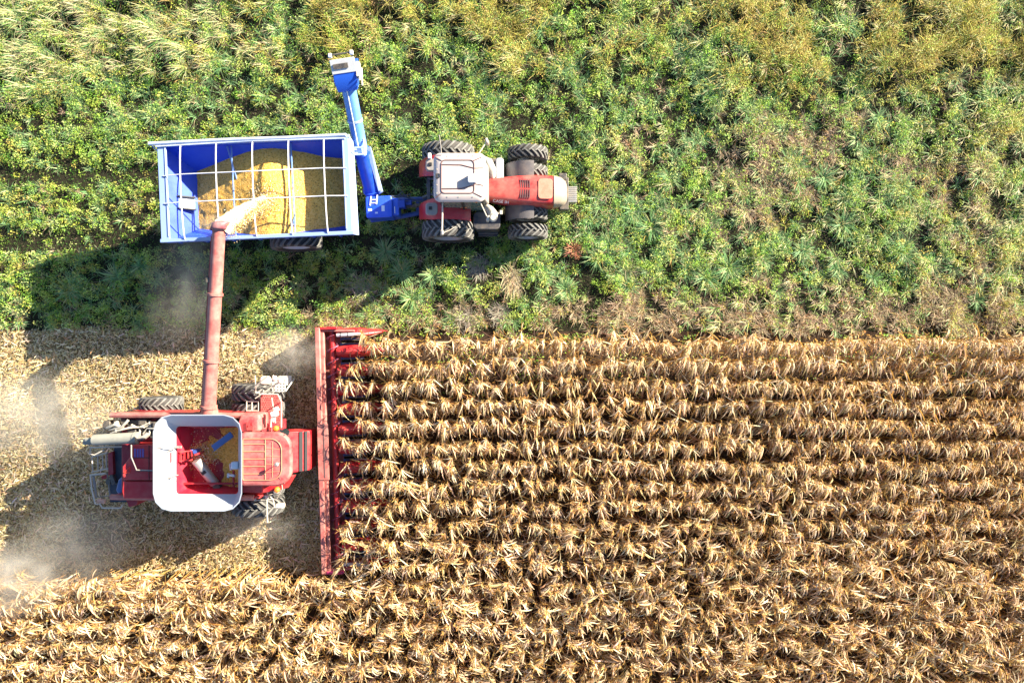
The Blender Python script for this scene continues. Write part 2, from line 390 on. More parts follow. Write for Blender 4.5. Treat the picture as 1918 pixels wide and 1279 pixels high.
go = bpy.data.objects.new('grain_heap', gp); COL.objects.link(go); go.location = CB; go.rotation_euler = (0, 0, CR)
tag(go, 'big golden heap of shelled corn filling the blue grain cart', 'grain heap')
# ================================================================== TRACTOR
TB = (-.95, 5.78, 0.)
tr = thing('tractor', 'red row crop tractor with cream roof and dual front wheels, pulling the blue cart', 'tractor', TB)
cy = 5.78
b = MB(); b.box((-.9, cy, 1.0), (3.6, .62, .6)); b.box((-2.45, cy, 1.05), (.9, 1.2, .8)); b.box((.62, cy, .8), (.35, 2.0, .25)); b.box((-2.48, cy, 1.0), (.26, 3.1, .26))
b.box((1.2, cy, 1.0), (1.5, .55, .5)); b.build('chassis', dark, tr, bevel=.03)
rw = make_wheel(tr, 1.02, .66, .60, rimgrey, 22, (-2.48 - TB[0], -1.5, 1.02))
copy_part(rw, tr, (-2.48 - TB[0], 1.46, 1.02), True)
fw = make_wheel(tr, .79, .50, .44, rimgrey, 19, (.62 - TB[0], -1.50, .79), lug=.06)
copy_part(fw, tr, (.62 - TB[0], -.80, .79)); copy_part(fw, tr, (.62 - TB[0], 1.54, .79), True); copy_part(fw, tr, (.62 - TB[0], .80, .79), True)
# hood
hd = MB(); secs = []
for (x, hw, zt, zb, k) in ((-.98, .36, 2.10, 1.25, .10), (-.5, .44, 2.10, 1.2, .12), (.2, .53, 2.07, 1.15, .14), (.9, .58, 2.02, 1.1, .16), (1.5, .58, 1.95, 1.05, .18), (1.85, .53, 1.84, 1.02, .2), (2.04, .42, 1.66, 1.0, .22), (2.10, .30, 1.4, 1.0, .2)):
    c0 = cy - .06
    secs.append([(x, c0 - hw, zb), (x, c0 - hw, zt - k * 1.9), (x, c0 - hw * .93, zt - k * .9), (x, c0 - hw * .78, zt - k * .28), (x, c0 - hw * .4, zt - .01), (x, c0, zt),
                 (x, c0 + hw * .4, zt - .01), (x, c0 + hw * .78, zt - k * .28), (x, c0 + hw * .93, zt - k * .9), (x, c0 + hw, zt - k * 1.9), (x, c0 + hw, zb)])
hd.loft(secs); hood = hd.build('hood', hoodred, tr, smooth=50)
c0 = cy - .06
b = MB()
for i in range(5):
    for sy in (-1, 1): b.box((.32 + .085 * i, c0 + sy * .19, 2.062 - .004 * i), (.034, .32, .02), m=0)
b.build('hood_vents', groove, hood)
b = MB(); b.loft([ring(rrect(.98, 1.52, c0 - .38, c0 + .38, .12), 2.02), ring(rrect(.99, 1.51, c0 - .37, c0 + .37, .12), 2.035)])
for v in range(len(b.v)): x, y, z = b.v[v]; b.v[v] = (x, y, z - (x - .98) * .085)
b.build('grille_screen', mat('screen_red', (.62, .16, .10), .55, dirt=(.6, .3, .22), dirt_amt=.6), hood)
b = MB()
for (x, hw, zt) in ((1.62, .555, 1.945), (1.80, .525, 1.885)):
    pass
secs = []
for (x, hw, zt, k) in ((1.58, .592, 1.95, .18), (1.85, .545, 1.855, .2), (2.045, .435, 1.675, .22), (2.115, .31, 1.41, .2)):
    secs.append([(x, c0 - hw, zt - .62 + (.2 if x > 2 else 0)), (x, c0 - hw, zt - k * 1.9), (x, c0 - hw * .93, zt - k * .9), (x, c0 - hw * .78, zt - k * .28), (x, c0 - hw * .4, zt), (x, c0, zt + .01),
                 (x, c0 + hw * .4, zt), (x, c0 + hw * .78, zt - k * .28), (x, c0 + hw * .93, zt - k * .9), (x, c0 + hw, zt - k * 1.9), (x, c0 + hw, zt - .62 + (.2 if x > 2 else 0))])
b.loft(secs); b.build('nose_cap', mat('nose_tan', (.30, .23, .17), .45, dirt=(.3, .27, .2), dirt_amt=.7, scale=3), hood, smooth=50)
b = MB(); M = Matrix.Translation((-.42, c0 - .452, 1.93)) @ Matrix.Rotation(R(-7.5), 4, 'Z') @ Matrix.Rotation(R(38), 4, 'X')
text_into(b, 'CASE IH', .17, M); 
for v in range(len(b.v)): x, y, z = b.v[v]; b.v[v] = (x, y - .025, z + .035)
b.build('lettering', white, hood, smooth=0)
# front frame and weights
b = MB(); b.box((2.02, cy - .05, .95), (.35, 1.25, .4)); b.box((1.95, cy + .55, 1.35), (.3, .25, .1)); b.build('front_frame', dark, tr, bevel=.02)
for i in range(8):
    b = MB(); b.prism([(2.2, 0), (2.50, 0), (2.54, .05), (2.54, .055), (2.2, .055)], .55, 1.05)
    b.v = [(x, y + cy - .36 + .078 * i, z) for x, y, z in b.v]; b.build('front_weight', steel, tr, bevel=.006)
# front fenders
for sy in (-1, 1):
    b = MB(); n = 9; a0, a1 = R(76), R(172); y0 = cy + sy * .5; y1 = cy + sy * 1.10; ro = .90
    r0 = []; r1 = []
    for i in range(n):
        t = a0 + (a1 - a0) * i / (n - 1)
        p = (.62 + ro * math.cos(t), .79 + ro * math.sin(t)); q = (.62 + (ro - .03) * math.cos(t), .79 + (ro - .03) * math.sin(t))
        r0.append([(p[0], y0, p[1]), (p[0], y1, p[1]), (q[0], y1, q[1]), (q[0], y0, q[1])])
    b.loft(r0)
    b.box((.62 + .3 * math.cos(R(120)), y1 - sy * .03, 1.45), (.5, .05, .1))
    b.build('front_fender', mat('fender_grey', (.09, .085, .09), .4, dirt=(.22, .18, .15), dirt_amt=.5), tr, smooth=45)
# cab
cb = MB()
cbx0, cbx1, cyc = -2.62, -1.02, 5.80
cb.loft([ring(rrect(cbx0, cbx1, cyc - .78, cyc + .78, .12), 1.35), ring(rrect(cbx0 + .02, cbx1 + .05, cyc - .80, cyc + .80, .12), 2.1), ring(rrect(cbx0 + .05, cbx1 - .02, cyc - .74, cyc + .74, .12), 3.05)])
cab = cb.build('cab', greenglass, tr, smooth=30)
for (x, y) in ((cbx0 + .05, -.77), (cbx0 + .05, .77), (cbx1 - .04, -.77), (cbx1 - .04, .77), (-1.8, -.80), (-1.8, .80)):
    b = MB(); b.tube([(x, cyc + y, 1.4), (x, cyc + y * 1.02, 2.1), (x, cyc + y * .96, 3.08)], .045, 6); b.build('cab_pillar', black, cab)
rx0, rx1, ry0, ry1 = -2.80, -.95, 4.98, 6.72
def wp(poly):   # roof outline narrows slightly to the back
    return poly
rf = MB(); z = 3.08
rf.loft([ring(rrect(rx0 + .08, rx1 - .08, ry0 + .08, ry1 - .08, .2), z), ring(rrect(rx0, rx1, ry0, ry1, .24), z + .06), ring(rrect(rx0, rx1, ry0, ry1, .24), z + .14),
         ring(rrect(rx0 + .05, rx1 - .06, ry0 + .05, ry1 - .05, .22), z + .20), ring(rrect(rx0 + .25, rx1 - .38, ry0 + .25, ry1 - .25, .16), z + .235)])
roof = rf.build('roof', roofw, cab, smooth=40)
zt = z + .236
b = MB(); pl = rrect(rx0 + .28, rx1 - .40, ry0 + .28, ry1 - .28, .14)
b.tube([(x, y, zt) for x, y in pl + pl[:1]], .022, 4, cap=False)
for (dx, dy) in ((.30, .52), (.30, -.52)):
    yb = (ry0 + ry1) / 2 + dy * .75
    b.tube([(rx0 + .28, yb + .04 * np.sign(dy), zt + .002), (-1.8, yb + .03 * np.sign(dy), zt + .004), (rx1 - .42, yb - .08 * np.sign(dy), zt + .002)], .02, 4)
for (p, q) in (((rx0 + .3, ry0 + .3), (rx0 + .07, ry0 + .13)), ((rx0 + .3, ry1 - .3), (rx0 + .07, ry1 - .17)), ((rx1 - .42, ry0 + .3), (rx1 - .12, ry0 + .16)), ((rx1 - .42, ry1 - .3), (rx1 - .12, ry1 - .16)),
               ((rx1 - .40, 5.6), (rx1 - .07, 5.55)), ((rx1 - .40, 6.15), (rx1 - .07, 6.17))):
    b.tube([(*p, zt), (*q, zt - .028)], .018, 4)
b.build('roof_seams', groove, roof)
b = MB()
for y in (5.25, 5.55, 6.1, 6.4): b.tube([(rx0 + .12, y, zt - .02), (rx0 + .12, y + .04, zt - .02)], .022, 6)
for x in (-2.3, -1.9, -1.4): 
    for y in (ry0 + .14, ry1 - .14): b.tube([(x, y, zt - .018), (x, y + .03, zt - .018)], .02, 6)
b.build('roof_bolts', grey, roof)
b = MB()   # small dark badge on the roof's rear edge
b.tube([(rx0 + .10, 5.98, zt - .012), (rx0 + .09, 5.80, zt - .012), (rx0 + .16, 5.80, zt - .008), (rx0 + .22, 5.84, zt - .004), (rx0 + .22, 5.95, zt - .004), (rx0 + .15, 5.96, zt - .008), (rx0 + .15, 5.83, zt - .008)], .018, 5)
b.build('roof_badge', black, roof)
gx_, gy_, _ = T(884, 334, 3.45)
b = MB(); b.prism(rrect(gx_ - .14, gx_ + .16, gy_ - .15, gy_ + .15, .05), zt - .03, zt + .20); b.tube([(gx_ - .14, gy_ + .05, zt + .02), (gx_ - .34, gy_ - .02, zt + .0)], .012, 4)
b.build('satellite_receiver', white, roof, bevel=.03)
b = MB(); ax, ay, _ = T(827, 296, 3.3)
b.tube([(ax, ay - .0, 3.22), (ax - .01, ay + .38, 3.5), (ax - .02, ay + .62, 3.9)], .016, 6); b.build('antenna', rail, roof)
b = MB(); ax, ay, _ = T(828, 378, 3.1); bx, by, _ = T(828, 437, 3.0)
b.tube([(ax, ay, 2.9), (bx, by + .02, 3.0)], .028, 6); b.tube([(bx, by - .03, 2.97), (bx, by + .10, 3.02)], .05, 8)
b.tube([(bx, by, 3.0), T(841, 432, 2.9), T(855, 424, 2.85)], .012, 5); b.build('side_antenna', rail, cab)
for (px, py) in ((893, 290), (892, 375)):
    x, y, _ = T(px, py, 3.15); b = MB()
    b.tube([(x, y, 3.0), (x, y, 3.10)], .06, 10); bb = b.build('beacon', black, cab)
    b = MB(); b.loft([[(x + r * math.cos(2 * math.pi * j / 14), y + r * math.sin(2 * math.pi * j / 14), zz) for j in range(14)] for (r, zz) in ((.085, 3.10), (.085, 3.18), (.06, 3.23), (.02, 3.245))]); b.build('beacon_lens', orange, bb)
for (p, q, s) in (((897, 288), (911, 266), 1), ((899, 378), (913, 408), -1)):
    b = MB(); P0 = T(*p, 2.9); P1 = T(*q, 2.8)
    b.tube([P0, P1], .02, 6); arm = b.build('mirror_arm', rail, cab)
    b = MB(); b.box((P1[0] + .02, P1[1] + .03 * s, 2.72), (.10, .2, .34), rz=R(20 * s)); b.build('mirror', rail, arm, bevel=.03)
b = MB(); x, y, _ = T(900, 331, 2.7); b.loft([ring(rrect(-1.02, -.86, cyc - .7, cyc + .7, .05), 2.2), ring(rrect(-1.06, -.95, cyc - .7, cyc + .7, .05), 2.95)]); b.build('windscreen_frame', grey, cab)
# rear fenders
for sy, yc in ((-1, 4.98), (1, 6.62)):
    b = MB(); rr = 1.20; secs = []
    for i in range(13):
        t = R(42 + 128 * i / 12); w = .40 if i < 8 else .40 - .028 * (i - 7)
        px_, pz_ = -2.44 + rr * math.cos(t) * .98, .95 + rr * math.sin(t) * .95
        qx, qz = -2.44 + (rr - .05) * math.cos(t) * .98, .95 + (rr - .05) * math.sin(t) * .95
        secs.append([(px_, yc - w, pz_ - .06), (px_, yc - w * .7, pz_), (px_, yc + w * .7, pz_), (px_, yc + w, pz_ - .06), (qx, yc + w, qz - .06), (qx, yc - w, qz - .06)])
    b.loft(secs); fe = b.build('rear_fender', red, tr, smooth=50)
    b = MB(); b.loft([ring(rrect(-3.25, -2.75, yc - .26, yc + .22, .12), 1.98 if sy < 0 else 1.98), ring(rrect(-3.2, -2.8, yc - .22, yc + .2, .12), 2.06)]); b.box((-3.05, yc, 2.075), (.12, .12, .05), m=1); b.build('fender_pad', [grey, black], fe, bevel=.01)
    b = MB(); b.box((-1.78, yc - .12 * sy, 2.06), (.22, .24, .07)); b.build('tail_lamp', orange, fe, bevel=.02)
b = MB(); b.tube([(-3.05, 6.85, 2.0), (-3.05, 6.85, 2.3)], .05, 8); b.box((-3.05, 6.85, 2.35), (.12, .2, .14)); b.build('work_lamp', white, tr, bevel=.02)
# side tanks, steps, exhaust
b = MB(); b.prism(rrect(-1.5, -.45, 4.30, 5.0, .2), .55, 1.35); b.box((-.95, 4.36, .6), (.8, .25, .06)); b.box((-.95, 4.30, .35), (.8, .25, .06)); b.build('fuel_tank', mat('tank_black', (.03, .035, .05), .4, dirt=DUST, dirt_amt=.3), tr, bevel=.05)
b = MB(); b.prism(rrect(-1.42, -.55, 6.5, 7.0, .12), .7, 1.5); b.build('tool_box', dark, tr, bevel=.03)
b = MB(); b.prism(rrect(-.62, -.32, 6.1, 6.95, .1), 1.0, 1.75); b.build('coolant_tank', rimwhite, tr, bevel=.04)
b = MB(); E = [T(906, 384, 2.0), T(918, 393, 2.25), T(924, 402, 2.5), T(923, 408, 2.75)]
b.tube(E, [.10, .15, .17, .16], 14); b.tube([E[3], (E[3][0] + .02, E[3][1] - .02, 2.95)], .10, 12)
b.tube([T(930, 402, 2.4), T(937, 398, 2.4)], .03, 6); b.box(T(939, 398, 2.4), (.1, .14, .1)); b.build('exhaust', pipe, tr, smooth=50)
b = MB(); E = [T(903, 298, 2.0), T(914, 305, 2.2), T(921, 318, 2.1), T(922, 332, 1.9)]; b.tube(E, [.14, .19, .17, .12], 14)
b.tube([T(908, 320, 1.9), T(915, 335, 1.8), T(921, 340, 1.7)], .06, 8); b.build('air_intake', pipe, tr, smooth=50)
b = MB(); b.box((-3.25, cy, .9), (.14, 1.3, .16)); b.box((-3.12, cy - .35, .8), (.5, .1, .14)); b.box((-3.12, cy + .35, .8), (.5, .1, .14)); b.tube([(-3.0, cy, .95), (-3.5, cy - .15, .82)], .07, 8)
for sy in (-1, 1): b.box((-3.3, cy + sy * .75, .92), (.32, .16, .2), rz=R(10 * sy)); b.tube([(-3.0, cy + sy * .5, 1.2), (-3.3, cy + sy * .6, .9)], .05, 8)
for i in range(5): b.box((-2.98, cy - .3 + .15 * i, 1.25), (.18, .08, .2))
b.build('rear_linkage', mat('linkage', (.07, .08, .10), .5, dirt=DUST, dirt_amt=.3, scale=6), tr, bevel=.012)

# ================================================================== COMBINE
KB = (-11.4, -4.15, 0.); ky = -4.15
co = thing('combine_harvester', 'red combine harvester with open white rimmed grain tank and twelve row corn header', 'combine', KB)
b = MB(); b.box((-11.4, ky, 1.75), (5.2, 2.3, 1.6)); b.box((-9.88, ky, 1.0), (.5, 4.2, .42)); b.box((-13.75, ky, .8), (.3, 3.0, .26)); b.box((-12.4, ky, 2.5), (3.8, 2.9, .2))
b.box((-9.4, ky, 2.3), (.8, 2.6, 1.4)); b.build('body', deepred, co, bevel=.03)
# side shields
for (y, n) in ((-2.66, 1), (-5.62, -1)):
    b = MB(); b.loft([[(-14.45, y - .035, 1.25), (-9.1, y - .035, 1.25), (-9.1, y + .035, 1.25), (-14.45, y + .035, 1.25)], [(-14.5, y - .04, 2.88), (-9.1, y - .04, 3.0), (-9.1, y + .04, 3.0), (-14.5, y + .04, 2.88)]])
    sp = b.build('side_shield', red, co, bevel=.015)
    b = MB(); b.tube([(-14.5, y, 2.90), (-13.0, y + .01 * n, 2.95), (-11.2, y, 3.0), (-9.3, y, 3.02)], .105, 8); b.build('shield_rail', faded, sp)
fwl = make_wheel(co, .98, .62, .50, rimgrey, 20, (-9.88 - KB[0], -2.18, .98))
copy_part(fwl, co, (-9.88 - KB[0], -1.48, .98)); copy_part(fwl, co, (-9.88 - KB[0], 2.20, .98), True); copy_part(fwl, co, (-9.88 - KB[0], 1.48, .98), True)
rwl = make_wheel(co, .80, .56, .38, rimgrey, 20, (-13.75 - KB[0], -1.66, .80), lug=.06)
copy_part(rwl, co, (-13.75 - KB[0], 1.70, .80), True)
# tank flaps (hollow octagonal rim) and tank
def octo(x0, x1, y0, y1, r): return rrect(x0, x1, y0, y1, r, 3)
tx0, tx1, ty0, ty1 = -12.40, -9.32, -5.86, -2.52
fl = MB()
o_top = octo(tx0, tx1, ty0, ty1, .62); o_bot = octo(tx0 + .46, tx1 - .34, ty0 + .42, ty1 - .44, .14)
i_top = octo(tx0 + .035, tx1 - .035, ty0 + .035, ty1 - .035, .60); i_bot = octo(tx0 + .50, tx1 - .38, ty0 + .46, ty1 - .48, .12)
def jag(poly, z, k): return [(x, y, z) for i, (x, y) in enumerate(poly)]
fl.loft([jag(o_bot, 3.38, 0), jag(o_top, 4.02, 1), jag(i_top, 4.02, 1), jag(i_bot, 3.40, 0)], cap0=False, cap1=False)
tank = fl.build('tank_extension', tankw, co, smooth=20)
b = MB()
for i in range(4):      # stiffening ribs on the flaps
    x = -11.75 + .58 * i
    b.box((x + .03 * i, ty0 + .24, 3.69), (.03, .50, .035), rx=R(-56.5)); b.box((x, ty1 - .24, 3.69), (.03, .50, .035), rx=R(56.5))
for i in range(3):
    y = -5.0 + .8 * i
    b.box((tx1 - .19, y, 3.70), (.40, .03, .035), ry=R(-60))
b.build('flap_ribs', mat('rib_grey', (.35, .37, .42), .5), tank)
b = MB(); ib = [(-11.90, -5.40), (-9.70, -5.40), (-9.70, -3.0), (-11.90, -3.0)]
b.loft([ring(ib, 3.40), ring(ib, 3.1), ring([(-11.55, -5.15), (-9.85, -5.15), (-9.85, -3.25), (-11.55, -3.25)], 2.35)], 0, cap0=False)
b.build('grain_tank', mat('tank_red', (.48, .010, .035), .4, dirt=(.4, .05, .06), dirt_amt=.6, scale=3), co, smooth=0)
b = MB(); b.box((-10.8, -5.12, 2.95), (2.1, .07, .07)); b.box((-11.2, -4.0, 3.0), (.06, .06, 1.0)); b.tube([(-11.1, -3.02, 3.3), (-11.05, -3.6, 2.7)], .03, 6); b.box((-10.05, -4.95, 2.95), (.07, .6, .07))
b.tube([(-10.6, -3.05, 3.3), (-10.4, -3.7, 2.5)], .03, 6); b.box((-10.8, -3.02, 3.33), (1.2, .05, .12)); b.build('tank_brace', deepred, co, bevel=.01)
b = MB()
lx = -11.86
for y in (-4.25, -3.92): b.box((lx + .20, y, 3.18), (.42, .04, .04), ry=R(35))
for i in range(4): b.box((lx + .06 + .1 * i, -4.085, 3.28 - .07 * i), (.04, .33, .04))
b.box((lx - .16, -4.08, 3.55), (.05, .35, .05)); b.build('tank_ladder', red, co)
b = MB(); P0 = T(402, 905, 2.75); P1 = T(368, 862, 3.15)
b.tube([P0, tuple((Vector(P0) + Vector(P1)) / 2), P1], .17, 16); ba = b.build('bubble_auger', steel, co)
b = MB(); q = Vector(P0).lerp(Vector(P1), .55); b.box((q.x, q.y, q.z + .155), (.16, .22, .05), rz=R(39)); b.build('auger_slot', black, ba)
b = MB(); b.box((P0[0] + .08, P0[1] - .08, 2.75), (.3, .24, .22), rz=R(-50)); b.build('auger_motor', dark, ba, bevel=.02)
b = MB(); p, q = Vector(T(402, 838, 3.1)), Vector(T(432, 814, 3.3)); mid = (p + q) / 2; b.box(tuple(mid), ((q - p).length, .22, .05), rz=math.atan2(q.y - p.y, q.x - p.x)); b.box(tuple(mid + Vector((.04, -.09, .02))), ((q - p).length, .03, .1), rz=math.atan2(q.y - p.y, q.x - p.x))
b.build('spreader_plate', mat('blue_grey_plate', (.08, .14, .33), .4), co)
b = MB(); p = T(367, 845, 3.0); b.box(p, (.16, .14, .2), rz=.4); b.box((p[0] - .12, p[1] + .02, p[2]), (.12, .12, .16), rz=.2); b.tube([(p[0], p[1], 2.4), p], .05, 8); b.build('level_sensor', mat('sensor_blue', (.05, .1, .35), .4), co, bevel=.02)
b = MB(); b.box(T(441, 871, 3.55), (.26, .26, .2)); b.build('sampler_box', white, co, bevel=.04)
b = MB(); b.tube([T(428, 889, 3.3), T(440, 891, 3.4)], .05, 8); b.box(T(428, 890, 3.3), (.08, .16, .1)); b.tube([T(432, 868, 3.35), T(433, 880, 3.35)], .05, 8); b.build('sensor_arm', rimwhite, co, bevel=.01)
for k, (y0, y1) in enumerate(((-3.9, -3.72), (-5.0, -4.88))):
    b = MB()
    if k == 0:
        b.tube([T(334, 837, 3.6), T(312, 839, 3.8), T(293, 838, 3.95), T(286, 848, 3.98)], .02, 5); b.tube([T(332, 838, 3.6), T(312, 846, 3.75), T(300, 855, 3.85), T(292, 857, 3.9)], .016, 5); b.box(T(334, 837, 3.45), (.22, .08, .08))
    else:
        b.tube([T(334, 889, 3.45), T(318, 894, 3.6), T(300, 895, 3.7)], .022, 5); b.box(T(316, 895, 3.62), (.2, .05, .05)); b.tube([T(330, 900, 3.4), T(310, 905, 3.6)], .02, 5)
    b.build('flap_strut', grey, tank)
# cab
CX0, CX1 = -9.50, -7.72
def cabpoly(x0, x1, y0, y1, rr, fr, n=8):
    pts = []
    for (cx, cy_, a0, r) in ((x1 - fr, y1 - fr, 0, fr), (x0 + rr, y1 - rr, 90, rr), (x0 + rr, y0 + rr, 180, rr), (x1 - fr, y0 + fr, 270, fr)):
        for i in range(n + 1):
            a = R(a0 + 90 * i / n); pts.append((cx + r * math.cos(a), cy_ + r * math.sin(a)))
    return pts
yc = -4.12
b = MB(); b.loft([ring(cabpoly(-9.3, -8.35, yc - .85, yc + .85, .1, .35), 1.7), ring(cabpoly(-9.3, -8.15, yc - .88, yc + .88, .1, .4), 2.6), ring(cabpoly(-9.3, -8.0, yc - .85, yc + .85, .1, .4), 3.5)])
ccab = b.build('cab', glass, co, smooth=40)
b = MB(); w = .94
b.loft([ring(cabpoly(CX0 + .05, CX1 - .08, yc - w + .06, yc + w - .06, .1, .5), 3.46), ring(cabpoly(CX0, CX1, yc - w, yc + w, .12, .56), 3.54), ring(cabpoly(CX0, CX1, yc - w, yc + w, .12, .56), 3.64),
        ring(cabpoly(CX0 + .04, CX1 - .06, yc - w + .05, yc + w - .05, .12, .52), 3.72), ring(cabpoly(CX0 + .08, CX1 - .30, yc - w + .2, yc + w - .2, .1, .42), 3.75)])
croof = b.build('cab_roof', cabred, ccab, smooth=45)
b = MB(); pl = cabpoly(CX0 + .1, CX1 - .33, yc - w + .22, yc + w - .22, .06, .40); b.tube([(x, y, 3.76) for x, y in pl + pl[:1]], .018, 5, cap=False)
for i in range(5): y = yc - .5 + .26 * i; b.tube([(CX0 + .12, y, 3.757), (CX0 + .88, y, 3.757)], .020, 5)
b.tube([(CX0 + .88, yc - .7, 3.757), (CX0 + .88, yc + .7, 3.757)], .018, 5); b.tube([(CX0 + 1.13, yc - .62, 3.755), (CX0 + 1.13, yc + .62, 3.755)], .012, 5)
for i in range(4): y = yc - .45 + .28 * i; b.tube([(CX0 + .9, y, 3.756), (CX1 - .36, y * .9 + yc * .1, 3.75)], .010, 4)
b.build('roof_seams', mat('seam_cream', (.46, .20, .11), .6), croof)
b = MB()
for (sx, sy) in ((1, 1), (1, -1)): b.tube([(CX1 - .42, yc + sy * .62, 3.75), (CX1 - .25, yc + sy * .86, 3.66)], .022, 5)
b.build('roof_corner_seams', groove, croof)
b = MB(); ax, ay, az = T(521, 868, 3.9); b.tube([(ax, ay, 3.74), (ax, ay, 4.05)], .014, 6); b.tube([(ax, ay, 4.0), (ax - .3, ay - .16, 3.76)], .008, 4); b.loft([[(ax + r * math.cos(2 * math.pi * j / 10), ay + r * math.sin(2 * math.pi * j / 10), zz) for j in range(10)] for (r, zz) in ((.07, 4.03), (.08, 4.07), (.03, 4.11))]); b.build('antenna', steel, croof)
# shoulders beside the cab
b = MB(); b.loft([ring(rrect(-9.72, -8.98, -3.22, -2.58, .1), 2.4), ring(rrect(-9.72, -8.98, -3.22, -2.60, .12), 3.2), ring(rrect(-9.70, -9.06, -3.20, -2.72, .12), 3.3)])
b.build('shoulder_panel', cabred, co, smooth=40)
b = MB(); b.tube([(-9.28, -2.62, 3.15), (-9.25, -2.9, 3.31), (-9.22, -3.2, 3.31)], .02, 5); b.box(T(468, 801, 3.36), (.2, .16, .04)); b.box(T(463, 795, 3.36), (.05, .2, .04)); b.build('shoulder_badge', red, co)
b = MB(); b.loft([ring([(-9.75, -5.72), (-8.4, -5.5), (-8.1, -5.0), (-9.75, -5.0)], 1.9), ring([(-9.75, -5.66), (-8.6, -5.42), (-8.3, -5.0), (-9.75, -5.0)], 2.75)])
b.build('shoulder_panel', red, co, bevel=.03)
# access platform, perforated deck, rails
b = MB(); pz = 1.95
b.prism([(-9.42, -3.3), (-8.66, -3.3), (-8.60, -2.3), (-8.78, -1.98), (-9.42, -1.98)], pz, pz + .04); 
pf = b.build('platform', mat('platform_red', (.55, .05, .05), .5, dirt=(.6, .28, .22), dirt_amt=.6, scale=4), co)
b = MB()
for i in range(8):
    for j in range(15):
        x = -9.36 + .085 * i + (.042 if j % 2 else 0); y = -3.2 + .083 * j
        if x < -8.72 and not (y > -2.3 and x > -8.8): b.prism([(x + .022 * math.cos(R(60 * k)), y + .022 * math.sin(R(60 * k))) for k in range(6)], pz + .04, pz + .045)
b.build('deck_holes', mat('hole_dark', (.06, .015, .015), .8), pf, smooth=0)
b = MB(); b.prism(rrect(-9.25, -8.65, -1.92, -1.42, .08), 1.5, 1.54)
for i in range(5):
    for j in range(4): b.box((-9.17 + .12 * i, -1.84 + .12 * j, 1.545), (.05, .05, .014), m=1)
b.box((-8.95, -1.55, 1.1), (.5, .3, .04)); b.box((-8.95, -1.5, .65), (.5, .3, .04))
for x in (-9.24, -8.66): b.tube([(x, -1.9, 1.5), (x, -1.5, .5)], .03, 6)
b.build('boarding_steps', [mat('step_grey', (.5, .48, .44), .6), grey], co)
def rails(name, segs, r=.022, parent=co, m=rail):
    b = MB()
    for s in segs: b.tube(s, r, 6)
    return b.build(name, m, parent)
hr = 2.85
rails('platform_rail', [[T(485, 738, hr), T(520, 738, hr), T(527, 752, hr), T(527, 800, hr)], [T(509, 745, hr - .3), T(516, 792, hr - .3)], [T(527, 752, hr), T(526, 753, 2.0)], [T(485, 738, hr), T(486, 740, 2.0)], [T(527, 800, hr), T(526, 799, 2.0)],
                        [T(462, 752, 2.6), T(462, 769, 2.6), T(484, 769, 2.6), T(484, 752, 2.6), T(462, 752, 2.6)], [T(472, 752, 2.6), T(472, 769, 2.6)], [T(462, 769, 2.6), T(462, 769, 1.9)]])
rails('step_rail', [[T(478, 735, 2.3), T(480, 722, 2.5), T(500, 705, 2.6), T(503, 706, 2.3)], [T(478, 735, 2.3), T(492, 735, 2.1), T(495, 728, 1.5)], [T(517, 730, 2.4), T(510, 712, 2.5), T(525, 704, 2.5)], [T(512, 703, 2.4), T(513, 728, 1.6)], [T(478, 703, 2.2), T(479, 735, 2.2)], [T(478, 746, 2.4), T(533, 708, 2.4)]])
lampm = mat('lamp_cream', (.7, .55, .45), .4)
for (px, py) in ((526, 714), (514, 708)): b = MB(); x, y, z_ = T(px, py, 2.5); b.box((x, y, z_), (.16, .18, .14)); b.build('marker_lamp', lampm, co, bevel=.04)
b = MB(); x, y, _ = T(497, 713, 1.7); b.prism(rrect(x - .2, x + .2, y - .15, y + .18, .12), 1.6, 1.75); b.build('step_cover', lampm, co, bevel=.04)
b = MB(); P1 = T(514, 775, 3.1); b.tube([T(507, 800, 3.2), T(508, 785, 3.2), P1], .02, 6); ma = b.build('mirror_arm', rail, co)
b = MB(); b.box(P1, (.22, .2, .3), rz=.3); b.box((P1[0] + .05, P1[1] + .16, P1[2] - .05), (.16, .16, .2), rz=.3); b.box((P1[0] - .05, P1[1] - .2, P1[2] - .1), (.06, .2, .26)); b.build('mirror', mat('mirror_pink_grey', (.6, .54, .50), .4), ma, bevel=.03)
rails('south_rail', [[T(476, 937, 2.3), T(490, 922, 2.6), T(528, 905, 2.7), T(529, 915, 2.6), T(518, 934, 2.3), T(476, 937, 2.3)], [T(500, 915, 2.65), T(502, 935, 2.3)], [T(486, 930, 2.4), T(524, 922, 2.4)], [T(512, 910, 2.65), T(514, 930, 2.3)], [T(505, 928, 2.6), T(512, 936, 2.6), T(514, 950, 2.5), T(522, 950, 2.5)]])
b = MB(); b.tube([T(500, 932, 2.55), T(500, 960, 2.5), T(501, 978, 2.4)], .032, 6); b.box(T(500, 930, 2.55), (.12, .12, .1)); b.build('marker_pole', rail, co)
b = MB(); b.prism(rrect(*[T(515, 0, 2.5)[0], T(530, 0, 2.5)[0]], T(0, 953, 2.5)[1], T(0, 944, 2.5)[1], .05), 2.2, 2.5); b.build('south_mirror', rail, co, bevel=.04)
for (px, py, h) in ((515, 803, 3.1), (517, 918, 2.9)):
    x, y, _ = T(px, py, h); b = MB(); b.loft([[(x + r * math.cos(2 * math.pi * j / 14), y + r * math.sin(2 * math.pi * j / 14), zz) for j in range(14)] for (r, zz) in ((.10, h - .16), (.10, h - .05), (.06, h), (.02, h + .01))]); b.build('beacon', orange, co)
b = MB()
for i in range(3): b.box(T(535 + 4 * i, 897, 1.5), (.05, .14, .05))
